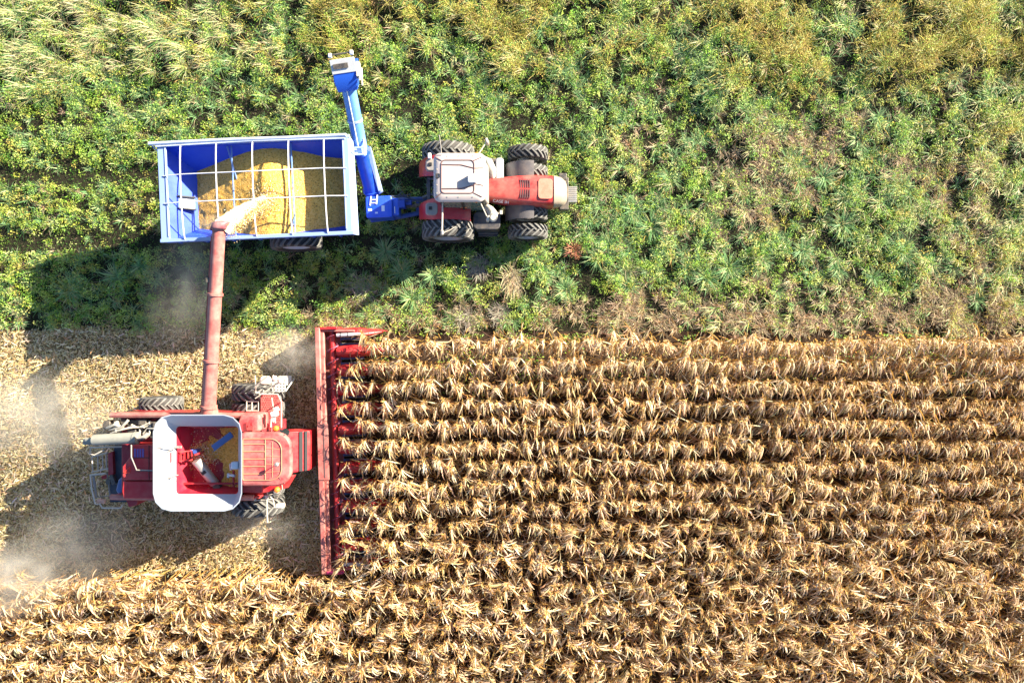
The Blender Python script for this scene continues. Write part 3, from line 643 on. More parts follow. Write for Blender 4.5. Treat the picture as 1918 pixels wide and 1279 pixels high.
b.prism(rrect(T(529, 0, 1.6)[0], T(545, 0, 1.6)[0], T(0, 902, 1.6)[1], T(0, 888, 1.6)[1], .03), 1.56, 1.6); b.build('south_step', rail, co)
# unloading auger
U0 = Vector(T(390, 778, 3.45)); U1 = Vector(T(410, 432, 4.55))
b = MB(); b.tube([U0, U0.lerp(U1, .3), U0.lerp(U1, .7), U1], [.245, .23, .22, .21], 24)
ul = b.build('unloading_auger', faded, co)
for t in (.045, .30, .66):
    b = MB(); b.tube([U0.lerp(U1, t), U0.lerp(U1, t + .012)], .285 - .03 * t, 24); b.build('flange', faded, ul, smooth=30)
b = MB(); dv = (U1 - U0).normalized(); e = U1
b.tube([e, e + dv * .25], [.225, .225], 20, cap=False)
# open spout hood curving down on the right
secs = []
for i in range(7):
    t = i / 6; ang = R(-10 + 75 * t); p = e + dv * (.05 + .28 * math.sin(ang)) + Vector((.10 * t, 0, .06 - .3 * (1 - math.cos(ang))))
    secs.append([tuple(p + Vector((.27 * math.cos(a), 0, .27 * math.sin(a)))) for a in [R(-20 + 220 * k / 12) for k in range(13)]] )
vs = [q for r in secs for q in r]; fs = [(i * 13 + j, i * 13 + j + 1, (i + 1) * 13 + j + 1, (i + 1) * 13 + j) for i in range(6) for j in range(12)]
b.add(vs, fs)
sp = b.build('spout', mat('spout_dark_red', (.20, .045, .06), .5, dirt=(.45, .3, .28), dirt_amt=.5), ul, smooth=60)
sp.modifiers.new('Solid', 'SOLIDIFY').thickness = .02
b = MB(); k0 = U0.lerp(U1, .02) + Vector((-.24, 0, .03)); k1 = U0.lerp(U1, .97) + Vector((-.22, 0, .03)); b.tube([k0, k0.lerp(k1, .5), k1], .03, 6); b.build('seam_strip', deepred, ul)
b = MB(); b.tube([T(392, 772, 2.3), T(391, 776, 3.4)], .32, 18); b.build('auger_elbow', faded, co)
b = MB(); e2 = U0.lerp(U1, .86) + Vector((.2, 0, .1)); b.box(tuple(U0.lerp(U1, .74) + Vector((-.22, 0, .1))), (.1, .16, .08)); b.tube([tuple(U0.lerp(U1, .68) + Vector((-.25, 0, .05))), tuple(U0.lerp(U1, .78) + Vector((-.27, .0, .1)))], .012, 4); b.build('auger_lamp', dark, ul)
# engine deck
b = MB(); b.span((-14.4, -3.7, 2.42), (-12.35, -2.75, 2.48)); b.span((-14.0, -3.35, 2.48), (-13.2, -2.85, 2.75)); b.span((-13.1, -3.5, 2.48), (-12.5, -2.9, 2.9)); b.box((-12.7, -3.1, 2.95), (.5, .4, .12)); b.build('engine_deck', dark, co, bevel=.02)
b = MB()
for seg, r in (([(205, 805), (228, 800), (240, 787)], .05), ([(207, 812), (222, 806), (246, 800), (262, 800), (280, 792)], .035), ([(262, 815), (262, 803), (275, 798), (288, 795)], .035), ([(268, 812), (276, 802), (290, 803)], .03), ([(281, 788), (282, 800), (279, 815)], .03),
               ([(246, 795), (256, 800), (270, 800)], .03), ([(218, 790), (220, 810)], .09), ([(200, 802), (215, 795), (232, 800)], .05)):
    b.tube([T(x, y, 2.95 + .1 * math.sin(x)) for x, y in seg], r, 8)
b.build('engine_pipes', pipe, co, smooth=50)
b = MB()
for (px, py, w_, d_, h_) in ((270, 790, .3, .22, .3), (290, 800, .22, .3, .25), (250, 808, .3, .2, .25), (235, 790, .25, .2, .2), (203, 795, .25, .3, .25), (212, 815, .4, .2, .2)): b.box(T(px, py, 2.75), (w_, d_, h_))
b.build('engine_block', dark, co, bevel=.03)
b = MB(); m0, m1 = T(176, 824, 3.15), T(252, 820, 3.15); b.tube([m0, m1], .20, 14); b.tube([m1, (m1[0] + .12, m1[1], m1[2])], .22, 14); b.tube([T(162, 824, 3.1), m0], .09, 10); b.box(T(165, 827, 3.05), (.3, .2, .12))
b.build('muffler', mat('muffler_grey', (.22, .22, .19), .5, dirt=(.32, .31, .26), dirt_amt=.5), co, smooth=40)
b = MB(); b.tube([T(255, 822, 3.1), T(268, 820, 3.1), T(278, 812, 3.0)], .09, 10); b.tube([T(255, 818, 3.2), T(252, 835, 3.2)], .06, 8); b.build('air_duct', grey, co)
# rear hood
def pg(pts, h): return [T(x, y, h)[:2] for x, y in pts]
b = MB(); b.prism(pg([(243, 833), (298, 833), (298, 899), (229, 899), (229, 873), (243, 856)], 3.38), 2.5, 3.38); b.build('rear_hood', red, co, bevel=.03)
b = MB(); b.prism(pg([(230, 901), (303, 901), (303, 934), (231, 934), (228, 920)], 3.34), 2.5, 3.34); b.build('rear_side_hood', red, co, bevel=.03)
b = MB(); b.tube([T(x, y, 3.40) for x, y in ((246, 836), (246, 856), (256, 881), (300, 882))], .022, 6)
b.tube([T(279, 834, 3.39), T(279, 898, 3.39)], .012, 4); b.tube([T(246, 857, 3.39), T(279, 857, 3.39)], .012, 4); b.build('hood_seams', black, co)
b = MB()
for i in range(4): b.box(T(253 + 5 * i, 848, 3.39), (.06, .3, .02))
b.build('hood_louvres', mat('louvre', (.12, .08, .3), .5), co)
b = MB(); E = T(238, 881, 3.39); b.tube([(E[0] - .12, E[1] - .08, 3.39), (E[0] + .10, E[1] - .08, 3.39), (E[0] + .10, E[1] + .12, 3.39), (E[0] - .12, E[1] - .08, 3.39)], .018, 4); b.build('triangle_emblem', signred, co)
b = MB(); b.tube([T(246, 834, 3.75), T(246, 856, 3.75), T(256, 880, 3.7), T(300, 881, 3.7)], .024, 6); b.tube([T(246, 834, 3.75), T(246, 836, 3.35)], .024, 6); b.tube([T(256, 880, 3.7), T(256, 880, 3.35)], .024, 6); b.build('hood_handrail', grey, co)
b = MB(); b.prism(pg([(236, 936), (258, 936), (256, 946), (241, 950)], 2.8), 1.6, 2.8); b.build('rear_corner_panel', deepred, co, bevel=.02)
# rear deck, chopper, ladder and rails
b = MB(); b.prism(pg([(214, 838), (246, 838), (246, 940), (206, 940), (206, 885)], 2.0), 1.9, 2.0); b.build('rear_deck', mat('deck_blue_black', (.02, .03, .055), .45, dirt=DUST, dirt_amt=.2), co)
b = MB(); b.prism(pg([(203, 848), (212, 845), (214, 888), (204, 890)], 2.1), 1.5, 2.15); b.build('chopper_housing', deepred, co, bevel=.02)
b = MB(); b.prism(pg([(221, 899), (232, 888), (232, 928), (224, 930), (216, 918)], 2.4), 2.0, 2.4); b.build('fuel_cap_box', mat('blue_tank', (.10, .16, .33), .4), co, bevel=.05)
b = MB(); b.span((-15.3, -5.0, .9), (-14.2, -3.4, 1.35)); b.build('straw_spreader', dark, co, bevel=.04)
h2 = 2.25
rails('rear_rail', [[T(168, 838, h2), T(242, 836, h2)], [T(170, 840, h2), T(168, 848, h2), T(176, 853, h2)], [T(169, 889, h2), T(172, 915, h2), T(178, 943, h2), T(184, 944, h2)], [T(169, 889, h2), T(198, 886, h2)], [T(186, 942, h2), T(192, 951, h2), T(225, 951, h2), T(230, 945, h2)], [T(178, 940, h2), T(178, 940, 1.3)], [T(169, 889, h2), T(170, 889, 1.3)], [T(226, 951, h2), T(228, 950, 1.6)]], .03)
rails('rear_ladder', [[T(172, 855, 1.9), T(174, 883, 1.9)], [T(183, 853, 1.9), T(184, 882, 1.9)], [T(192, 852, 1.9), T(193, 880, 1.9)], [T(199, 850, 1.9), T(200, 880, 1.9)], [T(171, 884, 2.0), T(204, 877, 2.0)], [T(171, 856, 2.0), T(202, 847, 2.0)], [T(176, 852, 2.2), T(196, 842, 2.2)]], .026, m=pipe)
rails('rear_frame', [[T(174, 890, 2.0), T(201, 887, 2.0), T(206, 928, 2.0), T(180, 931, 2.0), T(174, 890, 2.0)], [T(176, 892, 2.0), T(181, 930, 2.0)]], .035, m=grey)
b = MB(); b.box(T(190, 938, 2.15), (.3, .16, .14), rz=-.1); b.box(T(187, 936, 2.2), (.14, .12, .12)); b.build('rear_lamp', mat('lamp_tan', (.65, .36, .25), .4), co, bevel=.03)
b = MB(); b.box(T(196, 893, 1.9), (.2, .14, .1), rz=.3); b.build('red_lamp', red, co, bevel=.03)
b = MB(); b.box(T(213, 898, 2.1), (.16, .36, .2), rz=.4); b.box(T(205, 901, 2.1), (.16, .2, .2)); b.tube([T(207, 896, 2.1), T(210, 880, 2.1)], .05, 8); b.build('rear_equipment', dark, co, bevel=.03)
# feeder house
b = MB(); b.loft([[(-8.9, -5.0, 1.2), (-8.9, -3.4, 1.2), (-8.9, -3.4, 2.2), (-8.9, -5.0, 2.2)], [(-7.75, -4.92, .5), (-7.75, -3.42, .5), (-7.75, -3.42, 1.45), (-7.75, -4.92, 1.45)]]); fh = b.build('feeder_house', red, co, bevel=.02)
b = MB(); b.box((-8.02, -4.17, 1.66), (.13, 1.5, .04), ry=R(33)); b.box((-7.86, -4.17, 1.56), (.1, 1.5, .04), ry=R(33)); b.build('rubber_seal', black, fh)
# ---- corn header
HA = R(1.55)
HM = Matrix.Translation((-7.38, -4.22, 0)) @ Matrix.Rotation(HA, 4, 'Z')
def hw_(v): return tuple(HM @ Vector(v))
class HMB(MB):
    def build(s, *a, **k): s.v = [hw_(v) for v in s.v]; return MB.build(s, *a, **k)
b = HMB(); b.box((0, 0, 1.18), (.20, 9.5, .26)); b.box((.16, 0, 1.10), (.13, 9.5, .16)); b.box((-.02, 0, .75), (.08, 9.4, .7)); b.box((.35, 0, .45), (.7, 9.4, .06)); b.box((-.14, 0, .62), (.12, 9.4, .14))
hdr = b.build('corn_header', faded, co, bevel=.03)
b = HMB(); b.box((.12, -.03, 1.335), (.42, 2.15, .03)); b.box((.16, .03, 1.352), (.05, 2.1, .02), m=1); b.build('header_centre_cover', [faded, groove], hdr, bevel=.008)
def helix(y0, y1, hand, cx=.46, cz=.86, r0=.11, r1=.24, pitch=.5):
    n = int(abs(y1 - y0) / pitch * 20); vs = []; fs = []
    for i in range(n + 1):
        t = i / 20 * 2 * math.pi * hand; y = y0 + (y1 - y0) * i / n
        for r in (r0, r1): vs.append((cx + r * math.cos(t), y, cz + r * math.sin(t)))
    for i in range(n): fs.append((2 * i, 2 * i + 1, 2 * i + 3, 2 * i + 2))
    return vs, fs
b = HMB(); b.tube([(.46, -4.6, .86), (.46, 4.6, .86)], .115, 12); au = b.build('cross_auger', red, hdr)
for (y0, y1, hnd) in ((4.55, .9, 1), (-4.55, -.9, -1)):
    b = HMB(); b.add(*helix(y0, y1, hnd)); o = b.build('flighting', mat('flight_red', (.35, .02, .04), .35, dirt=(.25, .25, .4), dirt_amt=.8, scale=1.2), au, smooth=60); o.modifiers.new('Solid', 'SOLIDIFY').thickness = .012
for y in (4.72, -4.72):
    b = HMB(); b.prism([(-.1, y - .05), (.75, y - .05), (.75, y + .05), (-.1, y + .05)], .35, 1.28); b.build('end_sheet', red if y > 0 else mat('end_magenta', (.36, .03, .12), .4), hdr, bevel=.02)
def snout(yc_, end=0):
    b = HMB(); secs = []
    for (x, w_, zt, zb) in ((.66, .24, 1.12, .45), (.95, .275, 1.14, .4), (1.45, .26, 1.06, .35), (1.5, .25, 1.02, .35), (2.0, .18, .74, .25), (2.35, .09, .46, .18), (2.5, .025, .25, .15)):
        if end: w_ *= .62
        secs.append([(x, yc_ + w_ * math.cos(R(a)), zb + (zt - zb) * max(0, math.sin(R(a)))) for a in (-8, 15, 40, 65, 90, 115, 140, 165, 188)])
    b.loft(secs); o = b.build('row_divider', red, hdr, smooth=40)
    b = HMB()
    x = 1.475; ww = (.262 if not end else .165)
    b.tube([(x, yc_ + ww * math.cos(R(a)),   .35 + .70 * max(0, math.sin(R(a)))) for a in range(0, 181, 20)], .018, 5)
    b.build('divider_hinge', deepred, o)
    return o
for k in range(13):
    snout(4.572 - .762 * k, end=1 if k in (0, 12) else 0)
for k in range(12):         # gathering decks between the dividers
    b = HMB(); yy = 4.191 - .762 * k
    for s in (-1, 1): b.box((1.15, yy + s * .10, .52), (.9, .10, .05), ry=R(12)); b.box((1.2, yy + s * .06, .58), (.85, .03, .05), ry=R(12), m=1)
    b.build('row_unit', [mat('deck_steel_blue', (.08, .12, .25), .4, .3) if k == 0 else bpy.data.materials['deck_steel_blue'], dark], hdr)
for s in (1, -1):
    b = HMB(); b.tube([(.7, s * 4.44, 1.1), (1.45, s * 4.46, 1.12), (1.62, s * 4.46, 1.08)], .07, 10); 
    e = b.build('ear_saver_tube', mat('grey_tube', (.45, .44, .46), .4), hdr)
    b = HMB(); b.tube([(1.62, s * 4.46, 1.08), (2.1, s * 4.5, .86), (2.35, s * 4.54, .6)], [.085, .07, .03], 10); b.build('tube_tip', red, e)
    b = HMB()
    for i in range(3): b.tube([(.85 + .28 * i, s * 4.45, 1.11), (.87 + .28 * i, s * 4.45, 1.11)], .078, 10)
    b.build('tube_clamp', black, e)
    b = HMB(); b.box((.75, s * 4.62, 1.12), (1.3, .08, .1), rz=R(-2 * s)); b.build('end_beam', faded, hdr, bevel=.02)
# grain in the combine tank
gx, gy = np.meshgrid(np.linspace(-11.6, -9.72, 60), np.linspace(-5.3, -3.1, 60), indexing='ij')
gz = 2.56 + .25 * np.clip((gx + 10.75) / 1.0, 0, 1) + .16 * np.exp(-((gx + 10.9) ** 2 + (gy + 3.95) ** 2) / .12) + .12 * (fbm(gx, gy, .35, 21) - .5) - .30 * np.clip((-11.1 - gx) / .4, 0, 1)
idx = np.arange(3600).reshape(60, 60)
me = bpy.data.meshes.new('tank_grain'); me.from_pydata([tuple(v) for v in np.stack([gx.ravel(), gy.ravel(), gz.ravel()], 1)], [], [(idx[i, j], idx[i + 1, j], idx[i + 1, j + 1], idx[i, j + 1]) for i in range(59) for j in range(59)])
me.materials.append(grain); me.polygons.foreach_set('use_smooth', [True] * len(me.polygons))
o = bpy.data.objects.new('grain_pile', me); COL.objects.link(o); tag(o, 'thin layer of corn on the floor of the combine grain tank', 'grain pile')
# ================================================================== VEGETATION (numpy)
def mesh_from(name, V, faces4=None, faces3=None, col=None, m=None, smooth=False):
    me = bpy.data.meshes.new(name); V = np.ascontiguousarray(V, dtype=np.float32)
    me.vertices.add(len(V)); me.vertices.foreach_set('co', V.ravel())
    lv = []; lt = []
    if faces4 is not None and len(faces4): lv.append(np.asarray(faces4).ravel()); lt.append(np.full(len(faces4), 4))
    if faces3 is not None and len(faces3): lv.append(np.asarray(faces3).ravel()); lt.append(np.full(len(faces3), 3))
    lv = np.concatenate(lv).astype(np.int32); lt = np.concatenate(lt).astype(np.int32)
    ls = np.concatenate([[0], np.cumsum(lt)[:-1]]).astype(np.int32)
    me.loops.add(len(lv)); me.loops.foreach_set('vertex_index', lv)
    me.polygons.add(len(lt)); me.polygons.foreach_set('loop_start', ls); me.polygons.foreach_set('loop_total', lt)
    if smooth: me.polygons.foreach_set('use_smooth', np.ones(len(lt), bool))
    me.update(calc_edges=True)
    if col is not None:
        at = me.color_attributes.new('Col', 'FLOAT_COLOR', 'POINT')
        c = np.ones((len(V), 4), np.float32); c[:, :3] = col; at.data.foreach_set('color', c.ravel())
    if m: me.materials.append(m)
    return me
def link(name, me):
    o = bpy.data.objects.new(name, me); COL.objects.link(o); return o
def nrm(a): return a / np.maximum(np.linalg.norm(a, axis=-1, keepdims=True), 1e-9)

class Strips:
    """many curved leaf strips: spine points (n,k,3), half-width vectors (n,k,3), colour (n,3)"""
    def __init__(s): s.V = []; s.F4 = []; s.F3 = []; s.C = []; s.n = 0
    def strip(s, P, W, C):
        n, k, _ = P.shape
        vs = np.empty((n, k * 2, 3)); vs[:, 0::2] = P - W; vs[:, 1::2] = P + W
        base = s.n + np.arange(n)[:, None, None] * (2 * k) + (2 * np.arange(k - 1))[None, :, None]
        s.F4.append((base + np.array([0, 1, 3, 2])[None, None, :]).reshape(-1, 4))
        s.V.append(vs.reshape(-1, 3)); s.n += n * 2 * k
        s.C.append(np.repeat(C, 2 * k, axis=0)); return s
    def rhomb(s, c, d, w, C, lift):
        """leaf: base c, direction*length d, side half-width w, lift (n,3) raises the sides"""
        n = len(c); vs = np.empty((n, 4, 3)); mid = c + d * .5
        vs[:, 0] = c; vs[:, 1] = mid + w + lift; vs[:, 2] = c + d; vs[:, 3] = mid - w + lift
        b = s.n + np.arange(n)[:, None] * 4
        s.F3.append((b + np.array([0, 1, 2])).reshape(-1, 3)); s.F3.append((b + np.array([0, 2, 3])).reshape(-1, 3))
        s.V.append(vs.reshape(-1, 3)); s.n += n * 4; s.C.append(np.repeat(C, 4, axis=0)); return s
    def arrays(s):
        return (np.concatenate(s.V), np.concatenate(s.F4) if s.F4 else None, np.concatenate(s.F3) if s.F3 else None, np.concatenate(s.C))
    def mesh(s, name, m, smooth=False):
        V, a, b, C = s.arrays(); return mesh_from(name, V, a, b, C, m, smooth)

def dirs(az, el):
    return np.stack([np.cos(az) * np.cos(el), np.sin(az) * np.cos(el), np.sin(el)], -1)
def blades(S, base, az, el0, length, width, droop, C, k=4):
    """arching blades: start elevation el0, falling by droop along the length"""
    n = len(base); P = np.empty((n, k, 3)); P[:, 0] = base
    W = np.empty((n, k, 3)); side = np.stack([-np.sin(az), np.cos(az), np.zeros(n)], -1)
    for i in range(k):
        W[:, i] = side * (width * (1.0 if i == 0 else (1.15 if i < k - 1 else .15)))[:, None]
        if i:
            el = el0 - droop * ((i - .5) / (k - 1)); P[:, i] = P[:, i - 1] + dirs(az, el) * (length / (k - 1))[:, None]
    S.strip(P, W, C)

# ---- colours (linear albedo)
def pick(n, cols, jit=.18):
    c = np.array(cols)[rng.integers(0, len(cols), n)]
    return np.clip(c * (1 + jit * rng.standard_normal((n, 1))) * (1 + .06 * rng.standard_normal((n, 3))), .004, .85)

GREEN = [(.22, .38, .05), (.29, .45, .06), (.37, .50, .08), (.13, .28, .045), (.44, .53, .15), (.26, .42, .11), (.52, .58, .22)]  # the palest greens put bright sunlit highlights into the leaf colour
YGREEN = [(.42, .48, .08), (.50, .48, .12), (.36, .45, .08), (.48, .42, .10)]
TUFT = [(.18, .34, .14), (.24, .40, .17), (.34, .46, .22), (.13, .28, .10)]
GOLD = [(.54, .46, .10), (.48, .38, .10), (.58, .52, .17), (.40, .40, .08), (.50, .36, .14)]
PALE = [(.48, .45, .22), (.55, .50, .28), (.40, .42, .17), (.60, .52, .33)]
DRY = [(.42, .33, .22), (.52, .41, .27), (.30, .23, .17), (.60, .47, .31)]
RUST = [(.38, .20, .09), (.44, .26, .11)]

# ---------------- weeds
def weed_field():
    S = Strips(); G = Strips()
    x0, x1, y0, y1 = -24, 24, .25, 17.5
    N = int((x1 - x0) * (y1 - y0) * 46)
    x = rng.uniform(x0, x1, N); y = rng.uniform(y0, y1, N)
    edge = .75 + .5 * (fbm(x, y, 2.2, 31) - .5) + np.where(x < -7.4, 1.1 * (fbm(x, y, 1.1, 33) - .42), 0)
    k = y > edge - .55 * rng.random(N); x, y = x[k], y[k]; N = len(x)
    # height field : clumps, wheel tracks, tall strip along the top
    clump = fbm(x, y, 1.1, 41, 3); big = fbm(x, y, 4.5, 47, 3); mid = fbm(x, y, 2.2, 53, 3)
    tall = np.clip((y - 9.9 - 3.4 * (big - .5) - np.where((x > -4) & (x < 12), .8, 0)) / 1.6, 0, 1)
    right = np.clip((x - 3) / 6, 0, 1) * np.clip((9.5 - y) / 1.5, 0, 1)
    track = np.zeros(N)
    for yt in (6.75, 4.05): track = np.maximum(track, np.clip(1.5 - np.abs(y - yt - .06 * np.sin(x * .4)) / .40, 0, 1) * (x < -1.0))
    lane = np.zeros(N)
    for yt in (5.45, 3.0): lane = np.maximum(lane, np.clip(1.4 - np.abs(y - yt) / .16, 0, 1) * (x < -5))
    mown = (x < -5.5) & (y < 8.2)
    h = .14 + 1.1 * np.clip(clump - .30, 0, 1) + .35 * np.clip(mid - .45, 0, 1)
    h = np.where(mown, .20 + .7 * np.clip(clump - .32, 0, 1), h)
    h = h + tall * (.10 + .9 * np.clip(mid - .3, 0, 1))
    h *= (1 - .9 * track) * (1 - .35 * lane)
    # bare gaps, so that dark earth shows between the plants
    gap = (fbm(x, y, .42, 61, 2) < np.where(mown, .38, .45)) & (rng.random(N) < .9)
    k = ~gap & ~((track > .5) & (rng.random(N) < .85))
    x, y, h, clump, big, mid, tall, right, track, mown, lane = [a[k] for a in (x, y, h, clump, big, mid, tall, right, track, mown, lane)]; N = len(x)
    kind = fbm(x, y, .9, 71, 3); k2 = fbm(x, y, 1.7, 77, 2); u = rng.random(N)
    lowedge = np.clip((2.4 - y) / 1.3, 0, 1) * (x > -8.5)
    rightedge = np.clip((x - 16) / 5, 0, 1)
    leftcorner = np.clip((-8 - x) / 6, 0, 1) * tall
    pg_ = .10 + .30 * np.clip((kind - .5) * 5, 0, 1) * (1 - .6 * mown)            # grass tufts
    pd_ = .03 + .55 * right * np.clip((k2 - .50) * 6, 0, 1) + (.45 + .4 * (x > 1.5)) * lowedge * np.clip((mid - .34) * 5, .3, 1)
    po_ = tall * np.clip((mid - .36) * 6, 0.1, 1) * .72 * (1 - .8 * leftcorner) + .10 * right * (kind > .58) + .25 * rightedge * (k2 > .45)
    pp_ = tall * .05 + leftcorner * .45 * (kind > .42) + .25 * rightedge * (kind > .45) + .05 * right
    typ = np.zeros(N, int); r = rng.random(N)
    typ[r < pg_] = 1; r = rng.random(N); typ[r < pd_] = 2; r = rng.random(N); typ[r < po_] = 3; r = rng.random(N); typ[r < pp_] = 4
    hu = np.clip(mid * 1.3 - .15 + .25 * (u - .5), 0, 1)
    # broadleaf plants
    def leafy(sel, K, cols, rad, ll, colors2=None, mix=None):
        i = np.repeat(np.where(sel)[0], K); n = len(i)
        az = rng.uniform(0, 2 * np.pi, n); q_ = np.sqrt(rng.random(n)); ps = rng.uniform(.55, 1.35, N); rr = rad * q_ * ps[i]
        zz = h[i] * ps[i] * np.sqrt(np.clip(1.05 - q_ ** 2, 0, 1)) * (1 - .5 * rng.random(n) ** 2.5)
        c = np.stack([x[i] + rr * np.cos(az), y[i] + rr * np.sin(az), zz], -1)
        a2 = az + rng.normal(0, .55, n); el = rng.normal(.35, .4, n) - .7 * q_; d = dirs(a2, el); L_ = ll * rng.uniform(.6, 1.3, n)
        roll = rng.normal(0, .5, n); side = np.stack([-np.sin(a2) * np.cos(roll), np.cos(a2) * np.cos(roll), np.sin(roll)], -1)
        PC = pick(N, cols, .22)
        if colors2 is not None:
            m_ = (rng.random(N) < mix)[:, None]; PC = np.where(m_, pick(N, colors2), PC)
        C = np.clip(PC[i] * (1 + .13 * rng.standard_normal((n, 1))), .004, .85)
        lift = np.zeros((n, 3)); lift[:, 2] = L_ * .12
        S.rhomb(c, d * L_[:, None], side * (L_ * rng.uniform(.2, .32, n))[:, None], C, lift)
    leafy(typ == 0, 28, GREEN, .135, .062, YGREEN, .12 + .6 * np.clip(hu - .38, 0, 1) + .06 * mown + .6 * lane + .25 * rightedge)
    leafy((typ == 3), 44, GOLD, .17, .05, YGREEN, np.full(N, .22))
    leafy((typ == 2), 5, DRY, .14, .05, GREEN, np.full(N, .35))
    leafy((typ == 4), 4, GREEN, .14, .06)
    # grass tufts
    def tufts(sel, K, cols, lmin, lmax, w, el_m, droop, lean=0., laz=0., c2=None, m2=0.):
        i = np.repeat(np.where(sel)[0], K); n = len(i)
        az = rng.uniform(0, 2 * np.pi, n)
        if lean: az = np.where(rng.random(n) < lean, laz + rng.normal(0, .5, n), az)
        base = np.stack([x[i] + rng.normal(0, .035, n), y[i] + rng.normal(0, .035, n), np.full(n, 0.) + .25 * np.maximum(h[i] - .3, 0)], -1)
        L_ = rng.uniform(lmin, lmax, n) * (.55 + .9 * np.clip(h[i], 0, .9))
        C = pick(n, cols)
        if c2 is not None: C = np.where((rng.random(n) < m2)[:, None], pick(n, c2), C)
        blades(G, base, az, np.clip(rng.normal(el_m, .25, n), .25, 1.5), L_, np.full(n, w) * rng.uniform(.7, 1.3, n), rng.uniform(.6, 1.4, n) * droop, C)
    tufts(typ == 1, 20, TUFT, .28, .60, .0075, 1.05, 1.2, c2=PALE, m2=.12)
    tufts(typ == 2, 24, DRY, .20, .55, .0055, .9, .8, c2=RUST, m2=.15)
    tufts(typ == 3, 5, GOLD, .4, .8, .006, 1.1, .6)
    tufts(typ == 4, 17, PALE, .35, .75, .008, 1.0, 1.0, lean=.6, laz=R(205), c2=TUFT, m2=.25)
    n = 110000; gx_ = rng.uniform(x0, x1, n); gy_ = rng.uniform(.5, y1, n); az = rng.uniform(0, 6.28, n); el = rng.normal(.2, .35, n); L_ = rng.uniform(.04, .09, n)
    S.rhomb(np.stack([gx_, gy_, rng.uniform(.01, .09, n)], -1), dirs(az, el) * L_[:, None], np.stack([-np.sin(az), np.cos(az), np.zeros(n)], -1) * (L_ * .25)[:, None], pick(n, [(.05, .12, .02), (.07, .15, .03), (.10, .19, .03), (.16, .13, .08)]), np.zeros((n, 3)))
    return S, G
WS, WG = weed_field()
tag(link('weeds', WS.mesh('weeds', weedm)), kind='stuff')
tag(link('grass', WG.mesh('grass', weedm)), kind='stuff')

# ---- clumps that stand out from the mass: things of their own
def clump_mesh(name, n, rad, lmin, lmax, w, cols, el, droop, laz=None, seed=0):
    S = Strips(); az = rng.uniform(0, 2 * np.pi, n)
    if laz is not None: az = np.where(rng.random(n) < .7, laz + rng.normal(0, .55, n), az)
    rr = rad * np.sqrt(rng.random(n)); t = rng.uniform(0, 2 * np.pi, n)
    base = np.stack([rr * np.cos(t), rr * np.sin(t), np.zeros(n)], -1)
    blades(S, base, az, np.clip(rng.normal(el, .25, n), .2, 1.5), rng.uniform(lmin, lmax, n), np.full(n, w) * rng.uniform(.7, 1.3, n), rng.uniform(.7, 1.3, n) * droop, pick(n, cols, .14), 5)
    return S.mesh(name, weedm)
STRAW = [(.62, .52, .32), (.55, .44, .26), (.68, .58, .40)]
GREYD = [(.40, .36, .29), (.33, .29, .24), (.48, .43, .34)]
def place(name, me, px, py, sc_, rz, label, cat, group=None, sx=1):
    X, Y, _ = T(px, py, .25); o = link(name, me); o.location = (X, Y, 0); o.scale = (sc_ * sx, sc_, sc_); o.rotation_euler = (0, 0, rz)
    tag(o, label, cat, group); return o
d1 = clump_mesh('dry_grass_clump', 520, .42, .45, .9, .008, STRAW, .75, 1.5, R(-80))
place('dry_grass_clump', d1, 958, 520, 1.0, 0, 'big bleached straw coloured grass clump below the tractor, brightest in the weeds', 'grass clump', sx=.75)
place('dry_grass_clump', clump_mesh('dry_grass_clump', 260, .32, .35, .7, .007, GREYD, .7, 1.2, R(-120)), 898, 495, 1.0, 0, 'grey brown dead weed clump just below the tractor fuel tank', 'weed clump')
place('dry_grass_clump', clump_mesh('dry_grass_clump', 300, .40, .3, .7, .007, GREYD + TUFT[:1], .8, 1.2), 676, 542, 1.0, 0, 'greyish dry grass clump above the end of the corn header', 'grass clump')
place('dry_grass_clump', clump_mesh('dry_grass_clump', 260, .35, .4, .8, .007, PALE, .7, 1.2, R(-40)), 1168, 503, 1.0, 0, 'pale yellow grass clump right of the straw coloured clump, lying flattened', 'grass clump')
place('twig_bush', clump_mesh('twig_bush', 220, .34, .3, .6, .005, GREYD, .9, .7), 870, 598, 1.0, 0, 'leafless grey twiggy bush close above the first corn row', 'bush')
place('twig_bush', clump_mesh('twig_bush', 200, .30, .3, .6, .005, GREYD, .9, .7), 935, 588, 1.0, 0, 'leafless grey twiggy bush right under the straw coloured clump', 'bush')
place('rust_weed', clump_mesh('rust_weed', 150, .14, .25, .5, .010, [(.5, .2, .12), (.55, .28, .16)], 1.0, .9), 1076, 467, 1.0, 0, 'small rusty red weed right of the tractor front wheels', 'weed')
tm = [clump_mesh('grass_tuft', 120, .10, .4, .8, .009, TUFT + PALE[2:3], .85, 1.3) for _ in range(5)]
tlab = 'fountain shaped blue green grass tuft arching out of the weeds'
for i, (px, py) in enumerate([(1215, 505), (1425, 487), (1325, 520), (1290, 508), (1365, 500), (1175, 535), (1460, 545), (1505, 470), (1570, 505), (1120, 480), (1545, 330), (1700, 480), (1640, 520), (1745, 395), (1395, 365), (1255, 330), (1610, 260),
                              (1480, 300), (1185, 395), (1220, 425), (1330, 415), (1835, 560), (1690, 350), (1140, 455), (690, 590), (750, 510), (810, 515), (720, 470), (85, 155), (130, 165), (285, 215), (215, 520), (130, 545), (260, 500), (770, 560), (1060, 545), (1790, 500), (1580, 420), (1420, 240), (1860, 180)]):
    place('grass_tuft', tm[i % 5], px, py, random.uniform(.8, 1.2), random.uniform(0, 6.28), tlab, 'grass tuft', 'green grass tufts among the weeds')

